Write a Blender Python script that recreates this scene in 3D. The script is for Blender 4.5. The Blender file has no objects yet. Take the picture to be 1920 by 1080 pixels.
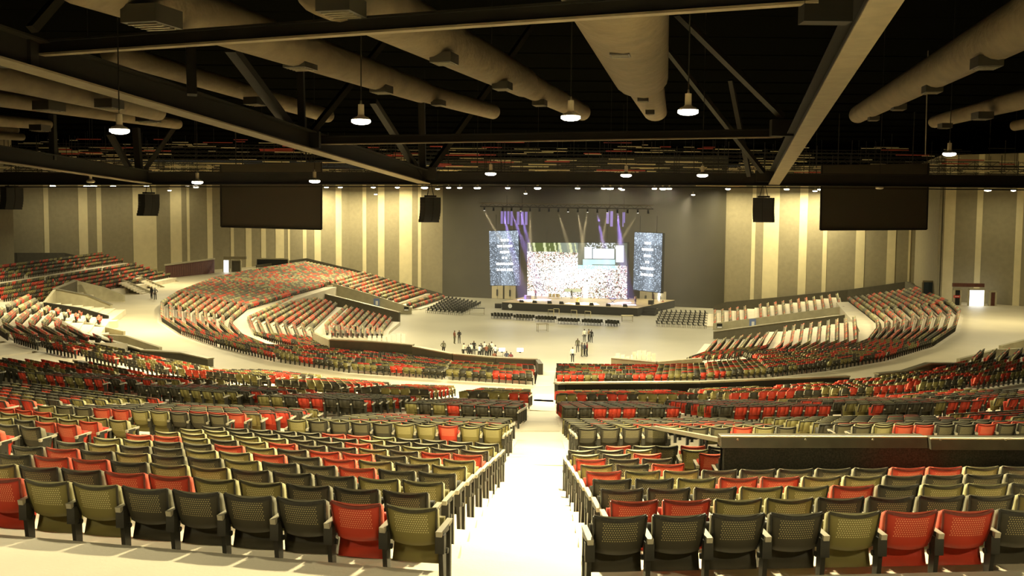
import bpy, bmesh, math, random
import numpy as np
from mathutils import Vector, Matrix

random.seed(7)
scene = bpy.context.scene
COL = scene.collection

# ------------------------------------------------------------------ camera
F = 1900.0                      # focal length in pixels of the 1920 px frame
PITCH = math.atan(138.0 / F)    # looking slightly down
ROLL = 0.009
EYE = Vector((0.0, 0.0, 17.0))  # eye height above the flat arena floor
fwd = Vector((0, math.cos(PITCH), -math.sin(PITCH)))
up0 = Vector((0, math.sin(PITCH), math.cos(PITCH)))
rt0 = Vector((1, 0, 0))
rt = rt0 * math.cos(ROLL) + up0 * math.sin(ROLL)
up = up0 * math.cos(ROLL) - rt0 * math.sin(ROLL)
cam_data = bpy.data.cameras.new('camera')
cam_data.sensor_width = 36.0
cam_data.lens = 36.0 * F / 1920.0
cam_data.clip_start = 0.1
cam_data.clip_end = 600
cam = bpy.data.objects.new('camera', cam_data)
COL.objects.link(cam)
M3 = Matrix((rt, up, -fwd)).transposed()
cam.matrix_world = Matrix.Translation(EYE) @ M3.to_4x4()
scene.camera = cam

# ------------------------------------------------------------------ world, exposure
world = bpy.data.worlds.new('hall_ambient')
scene.world = world
world.use_nodes = True
world.node_tree.nodes['Background'].inputs[0].default_value = (1.0, 0.86, 0.55, 1)
world.node_tree.nodes['Background'].inputs[1].default_value = 0.01
scene.view_settings.view_transform = 'Standard'
scene.view_settings.look = 'None'
scene.view_settings.gamma = 1.0
scene.view_settings.use_curve_mapping = False
scene.view_settings.exposure = 1.1
LAMP_COL = (1.0, 0.875, 0.535)
LAMP_W = 1.0                     # multiplier on every high-bay lamp

# ------------------------------------------------------------------ pixel helpers (surveying the photograph)
def ray(px, py):
    return fwd + rt * ((px - 960.0) / F) - up * ((py - 540.0) / F)
def P(px, py, h=None, d=None):
    """point seen at a pixel: h metres below the eye, or d metres ahead"""
    r = ray(px, py)
    t = (-h / r.z) if h is not None else d / r.y
    return EYE + r * t
def proj(p):
    v = Vector(p) - EYE
    dz = v.dot(fwd)
    return 960 + F * v.dot(rt) / dz, 540 - F * v.dot(up) / dz, dz

# ------------------------------------------------------------------ materials
def mat(name, col, rough=0.6, metal=0.0, spec=0.5, noise=None, bump=None, emit=None, estr=0.0, coord='Object'):
    m = bpy.data.materials.new(name)
    m.use_nodes = True
    nt = m.node_tree
    b = nt.nodes['Principled BSDF']
    b.inputs['Base Color'].default_value = (*col, 1)
    b.inputs['Roughness'].default_value = rough
    b.inputs['Metallic'].default_value = metal
    b.inputs['Specular IOR Level'].default_value = spec
    if noise or bump:
        tc = nt.nodes.new('ShaderNodeTexCoord')
    if noise:
        scale, amt = noise[:2]
        n = nt.nodes.new('ShaderNodeTexNoise')
        n.inputs['Scale'].default_value = scale
        n.inputs['Detail'].default_value = 5
        nt.links.new(tc.outputs[coord], n.inputs['Vector'])
        r = nt.nodes.new('ShaderNodeMapRange')
        r.inputs[1].default_value = 0.3; r.inputs[2].default_value = 0.7
        r.inputs[3].default_value = 1 - amt; r.inputs[4].default_value = 1 + amt
        nt.links.new(n.outputs['Fac'], r.inputs[0])
        mx = nt.nodes.new('ShaderNodeVectorMath'); mx.operation = 'SCALE'
        mx.inputs[0].default_value = col
        nt.links.new(r.outputs[0], mx.inputs['Scale'])
        nt.links.new(mx.outputs[0], b.inputs['Base Color'])
    if bump:
        scale, dist = bump
        n2 = nt.nodes.new('ShaderNodeTexNoise')
        n2.inputs['Scale'].default_value = scale
        nt.links.new(tc.outputs[coord], n2.inputs['Vector'])
        bp = nt.nodes.new('ShaderNodeBump')
        bp.inputs['Distance'].default_value = dist
        nt.links.new(n2.outputs['Fac'], bp.inputs['Height'])
        nt.links.new(bp.outputs[0], b.inputs['Normal'])
    if emit:
        b.inputs['Emission Color'].default_value = (*emit, 1)
        b.inputs['Emission Strength'].default_value = estr
    return m

def perforated(name, col, hole_light):
    """moulded shell with perforations as pale dots: cushion colour with transmitted light painted in"""
    m = mat(name, col, rough=0.5, spec=0.3)
    nt = m.node_tree; N = nt.nodes; L = nt.links
    b = N['Principled BSDF']
    tc = N.new('ShaderNodeTexCoord'); sp = N.new('ShaderNodeSeparateXYZ')
    L.new(tc.outputs['Object'], sp.inputs[0])
    def mth(op, a, bb=None, c=None):
        n = N.new('ShaderNodeMath'); n.operation = op
        for i, v in enumerate((a, bb, c)):
            if v is None: continue
            if isinstance(v, (int, float)): n.inputs[i].default_value = v
            else: L.new(v, n.inputs[i])
        return n.outputs[0]
    s = 1 / 0.0215
    v = mth('MULTIPLY', sp.outputs['Z'], s)
    row = mth('FLOOR', v)
    off = mth('MULTIPLY', mth('MODULO', row, 2.0), 0.5)
    u = mth('ADD', mth('MULTIPLY', sp.outputs['X'], s), off)
    fu = mth('SUBTRACT', mth('FRACT', mth('ADD', u, 100.0)), 0.5)
    fv = mth('SUBTRACT', mth('FRACT', v), 0.5)
    dist = mth('SQRT', mth('ADD', mth('MULTIPLY', fu, fu), mth('MULTIPLY', fv, fv)))
    dot = mth('LESS_THAN', dist, 0.29)
    inx = mth('LESS_THAN', mth('ABSOLUTE', sp.outputs['X']), 0.155)
    inz = mth('MULTIPLY', mth('GREATER_THAN', sp.outputs['Z'], 0.575), mth('LESS_THAN', sp.outputs['Z'], 0.765))
    fac = mth('MULTIPLY', mth('MULTIPLY', dot, inx), inz)
    mix = N.new('ShaderNodeMix'); mix.data_type = 'RGBA'
    mix.inputs[6].default_value = (*col, 1); mix.inputs[7].default_value = (*hole_light, 1)
    L.new(fac, mix.inputs[0]); L.new(mix.outputs[2], b.inputs['Base Color'])
    return m

MT = {}
MT['concrete'] = mat('concrete_tread', (0.70, 0.63, 0.47), 0.55, noise=(0.6, 0.10), bump=(30, 0.004))
MT['concrete_wall'] = mat('concrete_wall', (0.40, 0.36, 0.23), 0.8, noise=(1.2, 0.10))
MT['walkway'] = mat('walkway_screed', (0.60, 0.53, 0.36), 0.5, noise=(0.12, 0.12))
MT['arena_floor'] = mat('arena_floor', (0.40, 0.375, 0.285), 0.38, spec=0.4, noise=(0.06, 0.16))
MT['granite'] = mat('black_granite', (0.016, 0.0145, 0.010), 0.65, spec=0.25, noise=(45, 0.8))
MT['dark_wall'] = mat('dark_wall', (0.075, 0.065, 0.038), 0.7, noise=(2, 0.1))
MT['stage_wall'] = mat('stage_wall', (0.062, 0.055, 0.032), 0.85, noise=(0.3, 0.08))
MT['steel'] = mat('brushed_steel', (0.30, 0.27, 0.18), 0.4, metal=0.6, noise=(8, 0.1))
MT['coping_dark'] = mat('dark_steel_coping', (0.11, 0.10, 0.065), 0.35, metal=0.5, noise=(5, 0.15))
MT['panel_grey'] = mat('wall_panel_grey', (0.25, 0.215, 0.125), 0.85, noise=(1.5, 0.07))
MT['panel_cream'] = mat('wall_panel_cream', (0.62, 0.54, 0.31), 0.8, noise=(1.0, 0.05))
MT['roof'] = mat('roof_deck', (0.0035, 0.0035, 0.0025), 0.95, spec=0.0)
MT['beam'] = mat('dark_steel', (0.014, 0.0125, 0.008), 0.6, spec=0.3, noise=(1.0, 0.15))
MT['flange'] = mat('beam_flange', (0.20, 0.165, 0.10), 0.7, noise=(2.0, 0.12))
MT['duct'] = mat('duct_jacket', (0.155, 0.122, 0.068), 0.8, noise=(1.2, 0.14), bump=(3, 0.05))
MT['diffuser'] = mat('diffuser_metal', (0.05, 0.045, 0.03), 0.5)
MT['black'] = mat('matt_black', (0.008, 0.008, 0.006), 0.7)
MT['black_cloth'] = mat('black_cloth', (0.022, 0.02, 0.013), 0.9)
MT['screen_back'] = mat('unlit_screen', (0.05, 0.042, 0.026), 0.55)
MT['frame'] = mat('seat_frame', (0.03, 0.028, 0.02), 0.45, spec=0.4)
MT['arm'] = mat('armrest_plastic', (0.42, 0.38, 0.27), 0.45)
MT['wood'] = mat('timber_shutter', (0.10, 0.032, 0.018), 0.6, noise=(3, 0.2))
MT['door'] = mat('pale_door', (0.62, 0.55, 0.36), 0.6)
MT['white_chair'] = mat('white_plastic', (0.85, 0.82, 0.70), 0.45)
MT['chair_dark'] = mat('dark_chair', (0.02, 0.02, 0.015), 0.6)
MT['lamp_body'] = mat('lamp_housing', (0.55, 0.48, 0.33), 0.5)
MT['lamp_face'] = mat('lamp_face', (1, 1, 1), emit=(1.0, 0.92, 0.72), estr=14)
MT['lamp_dim'] = mat('lamp_unlit', (0.6, 0.55, 0.42), 0.4)
MT['sign'] = mat('blue_sign', (0.16, 0.22, 0.42), 0.5)
MT['sign_white'] = mat('sign_white', (0.75, 0.75, 0.72), 0.5)
MT['daylight'] = mat('daylit_opening', (0.9, 0.9, 0.85), emit=(0.93, 0.97, 1.0), estr=1.6)
MT['hair'] = mat('dark_hair', (0.012, 0.01, 0.008), 0.7)
MT['skin'] = mat('brown_skin', (0.10, 0.05, 0.03), 0.6)
SEATCOL = {'red': (0.50, 0.045, 0.020), 'olive': (0.205, 0.175, 0.055), 'charcoal': (0.050, 0.044, 0.027)}
CUSHCOL = {'red': (0.70, 0.14, 0.075), 'olive': (0.47, 0.43, 0.22), 'charcoal': (0.24, 0.22, 0.14)}  # same fabric as the shells, coloured paler to stand for frontal light
HOLE_LIGHT = {'red': (0.80, 0.30, 0.16), 'olive': (0.62, 0.56, 0.28), 'charcoal': (0.34, 0.30, 0.15)}  # pale dot colours with the light through the perforations painted in
for c in SEATCOL:
    MT['shell_' + c] = perforated('seat_shell_' + c, SEATCOL[c], HOLE_LIGHT[c])
    MT['cush_' + c] = mat('seat_cushion_' + c, CUSHCOL[c], 0.85, noise=(14, 0.08))
    MT['far_' + c] = mat('seat_shell_plain_' + c, SEATCOL[c], 0.5, spec=0.3)

# ------------------------------------------------------------------ mesh builder
class MB:
    def __init__(s): s.v = []; s.f = []; s.m = []
    def add(s, vs, fs, mi=0):
        o = len(s.v); s.v += [tuple(v) for v in vs]
        s.f += [tuple(i + o for i in f) for f in fs]; s.m += [mi] * len(fs)
    def hexa(s, b, t, mi=0):
        """b, t: four bottom and four top corners, same order"""
        s.add(list(b) + list(t), [(3, 2, 1, 0), (4, 5, 6, 7), (0, 1, 5, 4), (1, 2, 6, 5), (2, 3, 7, 6), (3, 0, 4, 7)], mi)
    def box(s, c, d, mi=0, rz=0.0):
        x, y, z = (q / 2 for q in d); cs, sn = math.cos(rz), math.sin(rz)
        def q(a, b, e): return (c[0] + a * cs - b * sn, c[1] + a * sn + b * cs, c[2] + e)
        s.hexa([q(-x, -y, -z), q(x, -y, -z), q(x, y, -z), q(-x, y, -z)], [q(-x, -y, z), q(x, -y, z), q(x, y, z), q(-x, y, z)], mi)
    def wall(s, a, b, h0, h1, th, mi=0):
        """vertical slab between plan points a and b; h0/h1 = (bottom, top) at each end"""
        a = Vector(a[:2]); b = Vector(b[:2]); n = (b - a).normalized(); n = Vector((-n.y, n.x)) * th / 2
        pts = [a - n, b - n, b + n, a + n]; hs = [h0, h1, h1, h0]
        s.hexa([(p.x, p.y, h[0]) for p, h in zip(pts, hs)], [(p.x, p.y, h[1]) for p, h in zip(pts, hs)], mi)
    def bar(s, a, b, w, h, mi=0, upv=Vector((0, 0, 1))):
        a = Vector(a); b = Vector(b); t = (b - a).normalized()
        sd = t.cross(upv)
        if sd.length < 1e-4: sd = t.cross(Vector((0, 1, 0)))
        sd.normalize(); u = sd.cross(t).normalized()
        sd *= w / 2; u *= h / 2
        s.hexa([a - sd - u, a + sd - u, b + sd - u, b - sd - u], [a - sd + u, a + sd + u, b + sd + u, b - sd + u], mi)
    def tube(s, a, b, r0, r1=None, n=10, mi=0, cap=True):
        r1 = r0 if r1 is None else r1
        a = Vector(a); b = Vector(b); t = (b - a).normalized()
        x = t.cross(Vector((0, 0, 1)))
        if x.length < 1e-3: x = Vector((1, 0, 0))
        x.normalize(); y = t.cross(x)
        vs = []
        for p, r in ((a, r0), (b, r1)):
            for k in range(n):
                an = 2 * math.pi * k / n
                vs.append(p + x * (r * math.cos(an)) + y * (r * math.sin(an)))
        fs = [(k, (k + 1) % n, n + (k + 1) % n, n + k) for k in range(n)]
        if cap: fs += [tuple(range(n))[::-1], tuple(range(n, 2 * n))]
        s.add(vs, fs, mi)
    def lathe(s, c, prof, n=16, mi=0):
        c = Vector(c); vs = []; fs = []
        for r, z in prof:
            for k in range(n):
                an = 2 * math.pi * k / n
                vs.append((c.x + r * math.cos(an), c.y + r * math.sin(an), c.z + z))
        for j in range(len(prof) - 1):
            for k in range(n):
                fs.append((j * n + k, j * n + (k + 1) % n, (j + 1) * n + (k + 1) % n, (j + 1) * n + k))
        s.add(vs, fs, mi)
    def mesh(s, name, mats):
        me = bpy.data.meshes.new(name)
        me.from_pydata(s.v, [], s.f)
        for m in (mats if isinstance(mats, (list, tuple)) else [mats]):
            me.materials.append(MT[m] if isinstance(m, str) else m)
        if any(s.m): me.polygons.foreach_set('material_index', s.m)
        me.update()
        return me
    def build(s, name, mats, parent=None, smooth=False):
        me = s.mesh(name, mats)
        if smooth: me.polygons.foreach_set('use_smooth', [True] * len(me.polygons))
        return link(name, me, parent)
def link(name, data, parent=None):
    o = bpy.data.objects.new(name, data); COL.objects.link(o)
    if parent: o.parent = parent
    return o
def tag(o, label, cat=None, group=None, kind=None):
    o['label'] = label
    if cat: o['category'] = cat
    if group: o['group'] = group
    if kind: o['kind'] = kind
    return o
def thing(name, label, cat, loc=(0, 0, 0), rz=0.0, group=None):
    o = bpy.data.objects.new(name, None); COL.objects.link(o)
    o.empty_display_size = 0.2
    o.location = loc; o.rotation_euler = (0, 0, rz)
    return tag(o, label, cat, group)
def struct(o, label=None):
    o['kind'] = 'structure'
    if label: o['label'] = label
    return o
ORD = 'first second third fourth fifth sixth seventh eighth ninth tenth eleventh twelfth thirteenth fourteenth fifteenth sixteenth seventeenth eighteenth nineteenth twentieth'.split()
# ================================================================== the setting
CTR = Vector((5.3, 150.0))        # the point the radial aisles run towards
SEAT_H = 0.80
STEP = 1.16
SEATS = []                         # every seat position, filled tier by tier

def facet_up(x0, y0, x1, y1, h, n, drop):
    """rows marching from a back line towards the stage; h = depth of the seat tops below the eye"""
    out = []
    for x, y in ((x0, y0), (x1, y1)):
        u = (CTR - Vector((x, y))).normalized()
        b = Vector((x, y, 17 - h - SEAT_H))
        f = Vector((x + u.x * STEP * (n - 1), y + u.y * STEP * (n - 1), 17 - h - SEAT_H - drop * (n - 1)))
        out.append((b, f))
    return dict(B0=out[0][0], B1=out[1][0], F0=out[0][1], F1=out[1][1], n=n)

def terrace(mb, fc, n=None, back=0.25, land=0.9, thick=1.3, mi=0, dz=0.0):
    n = n or fc['n']
    B0, B1, F0, F1 = fc['B0'], fc['B1'], fc['F0'], fc['F1']
    s0 = (F0 - B0) / max(n - 1, 1); s1 = (F1 - B1) / max(n - 1, 1)
    d0 = Vector((s0.x, s0.y)).length; d1 = Vector((s1.x, s1.y)).length
    for k in range(n):
        a0 = k - 0.24 if k else -back / max(d0, .1); b0 = k + 0.76 if k < n - 1 else n - 1 + land / max(d0, .1)
        a1 = k - 0.24 if k else -back / max(d1, .1); b1 = k + 0.76 if k < n - 1 else n - 1 + land / max(d1, .1)
        z0 = B0.z + s0.z * k + dz; z1 = B1.z + s1.z * k + dz
        def q(B, s, t, z): return (B.x + s.x * t, B.y + s.y * t, z)
        pts = [(B0, s0, a0, z0), (B1, s1, a1, z1), (B1, s1, b1, z1), (B0, s0, b0, z0)]
        mb.hexa([q(B, s, t, z - thick) for B, s, t, z in pts], [q(B, s, t, z) for B, s, t, z in pts], mi)

def seats(fc, tier, block, skip=None, aisle_end=1, cols=None):
    B0, B1, F0, F1, n = fc['B0'], fc['B1'], fc['F0'], fc['F1'], fc['n']
    for k in range(n):
        t = k / max(n - 1, 1)
        a = B0.lerp(F0, t); b = B1.lerp(F1, t)
        e = b - a; L = Vector((e.x, e.y)).length
        N = int((L + 0.05) / 0.53)
        if N < 1: continue
        rz = math.atan2(e.y, e.x)
        for i in range(N):
            w = (L - N * 0.53) / 2 + 0.265 + i * 0.53
            p = a + e * (w / L)
            if skip and skip(p, k, i): continue
            SEATS.append(dict(p=p, rz=rz, tier=tier, block=block, row=k, i=i, n=N))

def aisle_between(fa, fb):
    return dict(B0=fa['B1'], B1=fb['B0'], F0=fa['F1'], F1=fb['F0'], n=min(fa['n'], fb['n']))

# ---- upper bowl: four tiers of straight facets
UP = {
 1: (2.65, 0.20, [(-14.2, 12.7, -8.95, 10.75, 'L2', 10), (-7.35, 10.35, -0.62, 8.93, 'L1', 10), (0.72, 8.75, 8.6, 9.4, 'R1', 10), (9.9, 9.6, 16, 11, 'R2', 10)]),
 2: (5.01, 0.20, [(-19.5, 29.4, -13.1, 26.3, 'L3', 8), (-12.25, 25.75, -6.85, 24.65, 'L2', 8), (-5.45, 24.2, -0.12, 23.45, 'L1', 8), (1.36, 23.5, 7.0, 23.9, 'R1', 8), (8.1, 24.0, 14.0, 24.7, 'R2', 8), (15, 24.9, 21, 26.6, 'R3', 8)]),
 3: (6.90, 0.19, [(-27.5, 47.8, -22.2, 43.7, 'L5', 10), (-21.2, 43.1, -16.6, 41.2, 'L4', 10), (-15.0, 40.1, -10.9, 38.5, 'L3', 10), (-9.8, 38.0, -5.2, 37.2, 'L2', 10), (-4.0, 36.8, 0.36, 36.0, 'L1', 10), (1.75, 36.0, 6.25, 36.3, 'R1', 10), (7.4, 36.5, 12.0, 37.0, 'R2', 10), (13.2, 37.1, 18.1, 38.3, 'R3', 10), (19.1, 38.6, 24.5, 40.8, 'R4', 10)]),
 4: (9.26, 0.17, [(-53.5, 112, -49.4, 98.6, 'L11', 9), (-48.9, 97.0, -44.7, 86.2, 'L10', 9), (-44.2, 85.2, -38.9, 77.6, 'L9', 9), (-38.2, 76.8, -34.0, 72.2, 'L8', 5), (-33.4, 71.6, -29.6, 68.3, 'L7', 5), (-28.9, 67.6, -25.3, 64.3, 'L6', 5), (-24.6, 63.6, -20.6, 60.2, 'L5', 5), (-19.7, 59.4, -14.3, 56.9, 'L4', 9), (-13.3, 55.9, -9.0, 54.1, 'L3', 9), (-8.1, 53.6, -4.2, 53.0, 'L2', 9), (-2.8, 52.5, 0.98, 52.0, 'L1', 9), (2.3, 51.7, 10.3, 52.4, 'R1', 9), (11.4, 52.7, 16.8, 54.0, 'R2', 9), (17.8, 54.4, 22.0, 56.0, 'R3', 9), (22.9, 56.4, 26.2, 58.2, 'R4', 9), (27.0, 58.7, 32.0, 62.0, 'R5', 9), (33, 62.8, 38, 67.5, 'R6', 9), (39, 68.5, 43, 74.5, 'R7', 9)]),
}
WALL_D = 14.25                    # rear parapet of the near vomitory
def skip1(p, k, i):
    return k >= 5 and p.x > 2.75 + 0.0 and p.y < 22.5 and p.x < 14      # the vomitory pit behind the granite parapet
def in_poly(p, poly):
    c = False; n = len(poly)
    for a in range(n):
        x0, y0 = poly[a]; x1, y1 = poly[(a + 1) % n]
        if (y0 > p.y) != (y1 > p.y) and p.x < (x1 - x0) * (p.y - y0) / (y1 - y0) + x0: c = not c
    return c
VOM_L = [[P(*q).to_2d() for q in ((60, 585, None, 112), (150, 525, None, 136), (260, 545, None, 136), (240, 610, None, 104), (80, 590, None, 104))],
         [P(*q).to_2d() for q in ((96, 600, None, 99), (235, 620, None, 101), (330, 660, None, 87), (150, 640, None, 86))]]
def skip4(p, k, i):
    return any(in_poly(p, [(q.x, q.y) for q in poly]) for poly in VOM_L)
FAC = {}
for t, (h, drop, lst) in UP.items():
    fs = [(facet_up(a, b, c, d, h, n, drop), name) for a, b, c, d, name, n in lst]
    mb = MB()
    for i, (fc, name) in enumerate(fs):
        terrace(mb, fc, land=1.6 if t < 4 else 0.9, back={1: .25, 2: 1.2, 3: 1.6, 4: 3.2}[t])
        seats(fc, t, name, skip1 if t == 1 else (skip4 if t == 4 else None))
        FAC[(t, name)] = fc
        if i + 1 < len(fs):
            al = aisle_between(fc, fs[i + 1][0])
            terrace(mb, al, n=2 * al['n'] - 1, land=1.7)
    o = mb.build('seating_terrace', 'concrete')
    struct(o, 'pale concrete seating steps of upper bowl, tier %d from the camera' % t)
# raised gangway behind the nearest row
mb = MB()
for a, b, name in (((-14.2, 12.7), (-8.95, 10.75), 0), ((-8.95, 10.75), (-7.35, 10.35), 0), ((-7.35, 10.35), (-0.62, 8.93), 0), ((-0.62, 8.93), (0.72, 8.75), 1), ((0.72, 8.75), (16, 10.1), 0)):
    z = 17 - 2.65 - SEAT_H + 0.34
    o = 0.30 if not name else 0.75
    mb.hexa([(a[0], a[1] - o - 9, z - 1), (b[0], b[1] - o - 9, z - 1), (b[0], b[1] - o, z - 1), (a[0], a[1] - o, z - 1)],
            [(a[0], a[1] - o - 9, z), (b[0], b[1] - o - 9, z), (b[0], b[1] - o, z), (a[0], a[1] - o, z)])
struct(mb.build('gangway_floor', 'concrete'), 'pale gangway floor behind the nearest row of seats')

# ---- sloping concrete between the upper tiers' treads (main aisle ramp and closing slabs)
def aisle_pts(d, w=1.36):
    c = 0.04 + 0.037 * (d - 9)
    return c - w / 2, c + w / 2

# ---- lower bowl
def poly_tier(back, front, n):
    fs = []
    for i in range(len(back) - 1):
        B0, B1 = (P(x, y, h) for x, y, h in (back[i], back[i + 1]))
        F0, F1 = (P(x, y, h) for x, y, h in (front[i], front[i + 1]))
        for v in (B0, B1, F0, F1): v.z -= SEAT_H
        m = max(2, round(((F0 - B0).to_2d().length + (F1 - B1).to_2d().length) / 2 / STEP) + 1)
        fs.append(dict(B0=B0, B1=B1, F0=F0, F1=F1, n=m))
    return fs
AL_b = [(1002, 703, 12.2), (833, 693, 12.1), (655, 681, 11.9), (515, 661, 11.7), (405, 634, 11.5), (338, 612, 11.4), (303, 590, 11.3), (303, 565, 11.2), (335, 545, 11.1), (400, 520, 10.9), (480, 503, 10.4), (575, 489, 9.6)]
AL_f = [(1003, 683, 12.97), (850, 675, 13.0), (690, 648, 13.2), (608, 647, 13.0), (505, 646, 12.75), (450, 623, 12.6), (432, 604, 12.6), (434, 592, 12.55), (462, 570, 12.4), (540, 548, 12.1), (606, 530, 11.7), (676, 511, 11.5)]
BL_b = [(602, 651, 12.95), (477, 621, 12.9), (465, 593, 12.9), (567, 547, 12.7)]
BL_f = [(604, 641, 13.9), (588, 629, 14.1), (582, 609, 14.1), (630, 566, 13.9)]
CL_b = [(612, 621, 14.4), (610, 606, 14.4), (650, 571, 14.3)]
CL_f = [(715, 623, 15.9), (717, 612, 15.9), (733, 593, 15.8)]
DL_b = [(618, 526, 11.4), (684, 508.5, 11.5)]
DL_f = [(774, 571, 16.0), (832, 553, 16.1)]
AR_b = [(1040, 703, 12.2), (1228, 702, 12.15), (1325, 698, 12.1), (1440, 690, 12.0), (1550, 678, 11.9), (1662, 660, 11.7), (1750, 635, 11.5), (1792, 608, 11.4), (1800, 580, 11.3), (1783, 565, 11.2), (1715, 537, 10.8)]
AR_f = [(1043, 681, 13.1), (1235, 683, 13.0), (1320, 679, 12.9), (1420, 671, 12.8), (1500, 663, 12.75), (1585, 650, 12.7), (1632, 632, 12.6), (1647, 612, 12.6), (1645, 596, 12.5), (1625, 580, 12.4), (1592, 556, 12.0)]
BR_b = [(1430, 667, 13.0), (1555, 655, 12.95), (1605, 635, 12.9), (1602, 592, 12.8)]
BR_f = [(1395, 661, 13.9), (1455, 652, 14.0), (1468, 640, 14.0), (1474, 610, 13.9)]
CR_b = [(1375, 663, 14.2), (1440, 645, 14.3), (1457, 618, 14.3)]
CR_f = [(1290, 669, 15.7), (1325, 657, 15.8), (1345, 634, 15.7)]
DR_b = [(1575, 574, 13.1), (1570, 549, 12.7)]
DR_f = [(1341, 602, 16.0), (1341, 580, 16.0)]
LOW = {}
for nm, b, f, n, side in (('A', AL_b, AL_f, 10, 'L'), ('B', BL_b, BL_f, 9, 'L'), ('C', CL_b, CL_f, 9, 'L'), ('D', DL_b, DL_f, 22, 'L'),
                          ('A', AR_b, AR_f, 10, 'R'), ('B', BR_b, BR_f, 9, 'R'), ('C', CR_b, CR_f, 9, 'R'), ('D', DR_b, DR_f, 22, 'R')):
    fs = poly_tier(b, f, n)
    if side == 'L':
        for fc in fs:                       # keep the left-to-right order facing the stage
            fc['B0'], fc['B1'], fc['F0'], fc['F1'] = fc['B1'], fc['B0'], fc['F1'], fc['F0']
    if nm == 'D' and side == 'R': pass
    LOW[(nm, side)] = fs
    mb = MB()
    for i, fc in enumerate(fs):
        terrace(mb, fc, land=2.6 if nm in 'AB' else 1.6, back=0.5, thick=2.4)
        seats(fc, 5, nm + side + str(i), (lambda p, k, i: k == 11) if nm == 'D' else None)
    struct(mb.build('seating_terrace', 'concrete'), 'pale concrete seating steps of lower bowl, %s block %s' % ({'L': 'left', 'R': 'right'}[side], nm))

# ---- upper seats wrapping round the far left, beside the walkway
fx = dict(B0=Vector((-69.5, 172, 17 - 7.0 - SEAT_H)), B1=Vector((-65.5, 110, 17 - 7.3 - SEAT_H)), F0=Vector((-57.5, 170, 17 - 10.3 - SEAT_H)), F1=Vector((-56, 116, 17 - 10.3 - SEAT_H)), n=11)
mb = MB(); terrace(mb, fx, land=1.2, back=3, thick=2.5)
struct(mb.build('seating_terrace', 'concrete'), 'pale concrete seating steps wrapping round the far left of the walkway')
fx['B0'], fx['B1'], fx['F0'], fx['F1'] = fx['B1'], fx['B0'], fx['F1'], fx['F0']
seats(fx, 5, 'W', lambda p, k, i: skip4(p, k, i) or i % 40 > 37 or k == 4)

# ---- walkway ring between the bowls
mb = MB()
def ring_strip(back, outw):
    pts = []
    for i, (x, y, h) in enumerate(back):
        v = P(x, y, h); v.z -= SEAT_H
        c = Vector((8, 135)); u = (v.to_2d() - c).normalized()
        w = outw[min(i, len(outw) - 1)]
        pts.append((Vector((v.x - u.x * 0.6, v.y - u.y * 0.6, v.z)), Vector((v.x + u.x * w, v.y + u.y * w, v.z))))
    for (a, b), (c_, d_) in zip(pts, pts[1:]):
        q = [a, b, d_, c_]
        mb.hexa([(v.x, v.y, v.z - 0.8) for v in q], [(v.x, v.y, v.z) for v in q])
    return pts
WL = ring_strip(AL_b, [8, 8, 9, 10, 12, 14, 16, 20, 26, 26, 16, 3])
WR = ring_strip(AR_b, [8, 8, 9, 10, 12, 14, 18, 22, 26, 22, 4])
q = [WL[0][0], WR[0][0], WR[0][1], WL[0][1]]
mb.hexa([(v.x, v.y, v.z - 0.8) for v in q], [(v.x, v.y, v.z - 0.01) for v in q])
struct(mb.build('walkway_floor', 'walkway'), 'pale curved walkway between the upper and lower bowls')
# main aisle through the lower bowl and down to the walkway
mb = MB()
fA = dict(B0=P(1004, 703, 12.2), B1=P(1039, 703, 12.2), F0=P(1008, 683, 13.0), F1=P(1041, 683, 13.0), n=19)
for k in ('B0', 'B1', 'F0', 'F1'): fA[k].z -= SEAT_H
terrace(mb, fA, land=1.5, thick=2)
f4 = dict(B0=FAC[(4, 'L1')]['F1'].copy(), B1=FAC[(4, 'R1')]['F0'].copy(), F0=Vector((1.75, 71.2, 4.15)), F1=Vector((3.1, 71.2, 4.15)), n=9)
terrace(mb, f4, land=0.9, thick=2)
struct(mb.build('aisle_steps', 'concrete'), 'pale steps of the central aisle down to the arena floor')

# ---- arena floor
mb = MB()
mb.add([(-60, 80, 0), (75, 80, 0), (75, 235, 0), (-60, 235, 0)], [(0, 1, 2, 3)])
struct(mb.build('floor', 'arena_floor'), 'wide pale polished arena floor in front of the stage')

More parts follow.
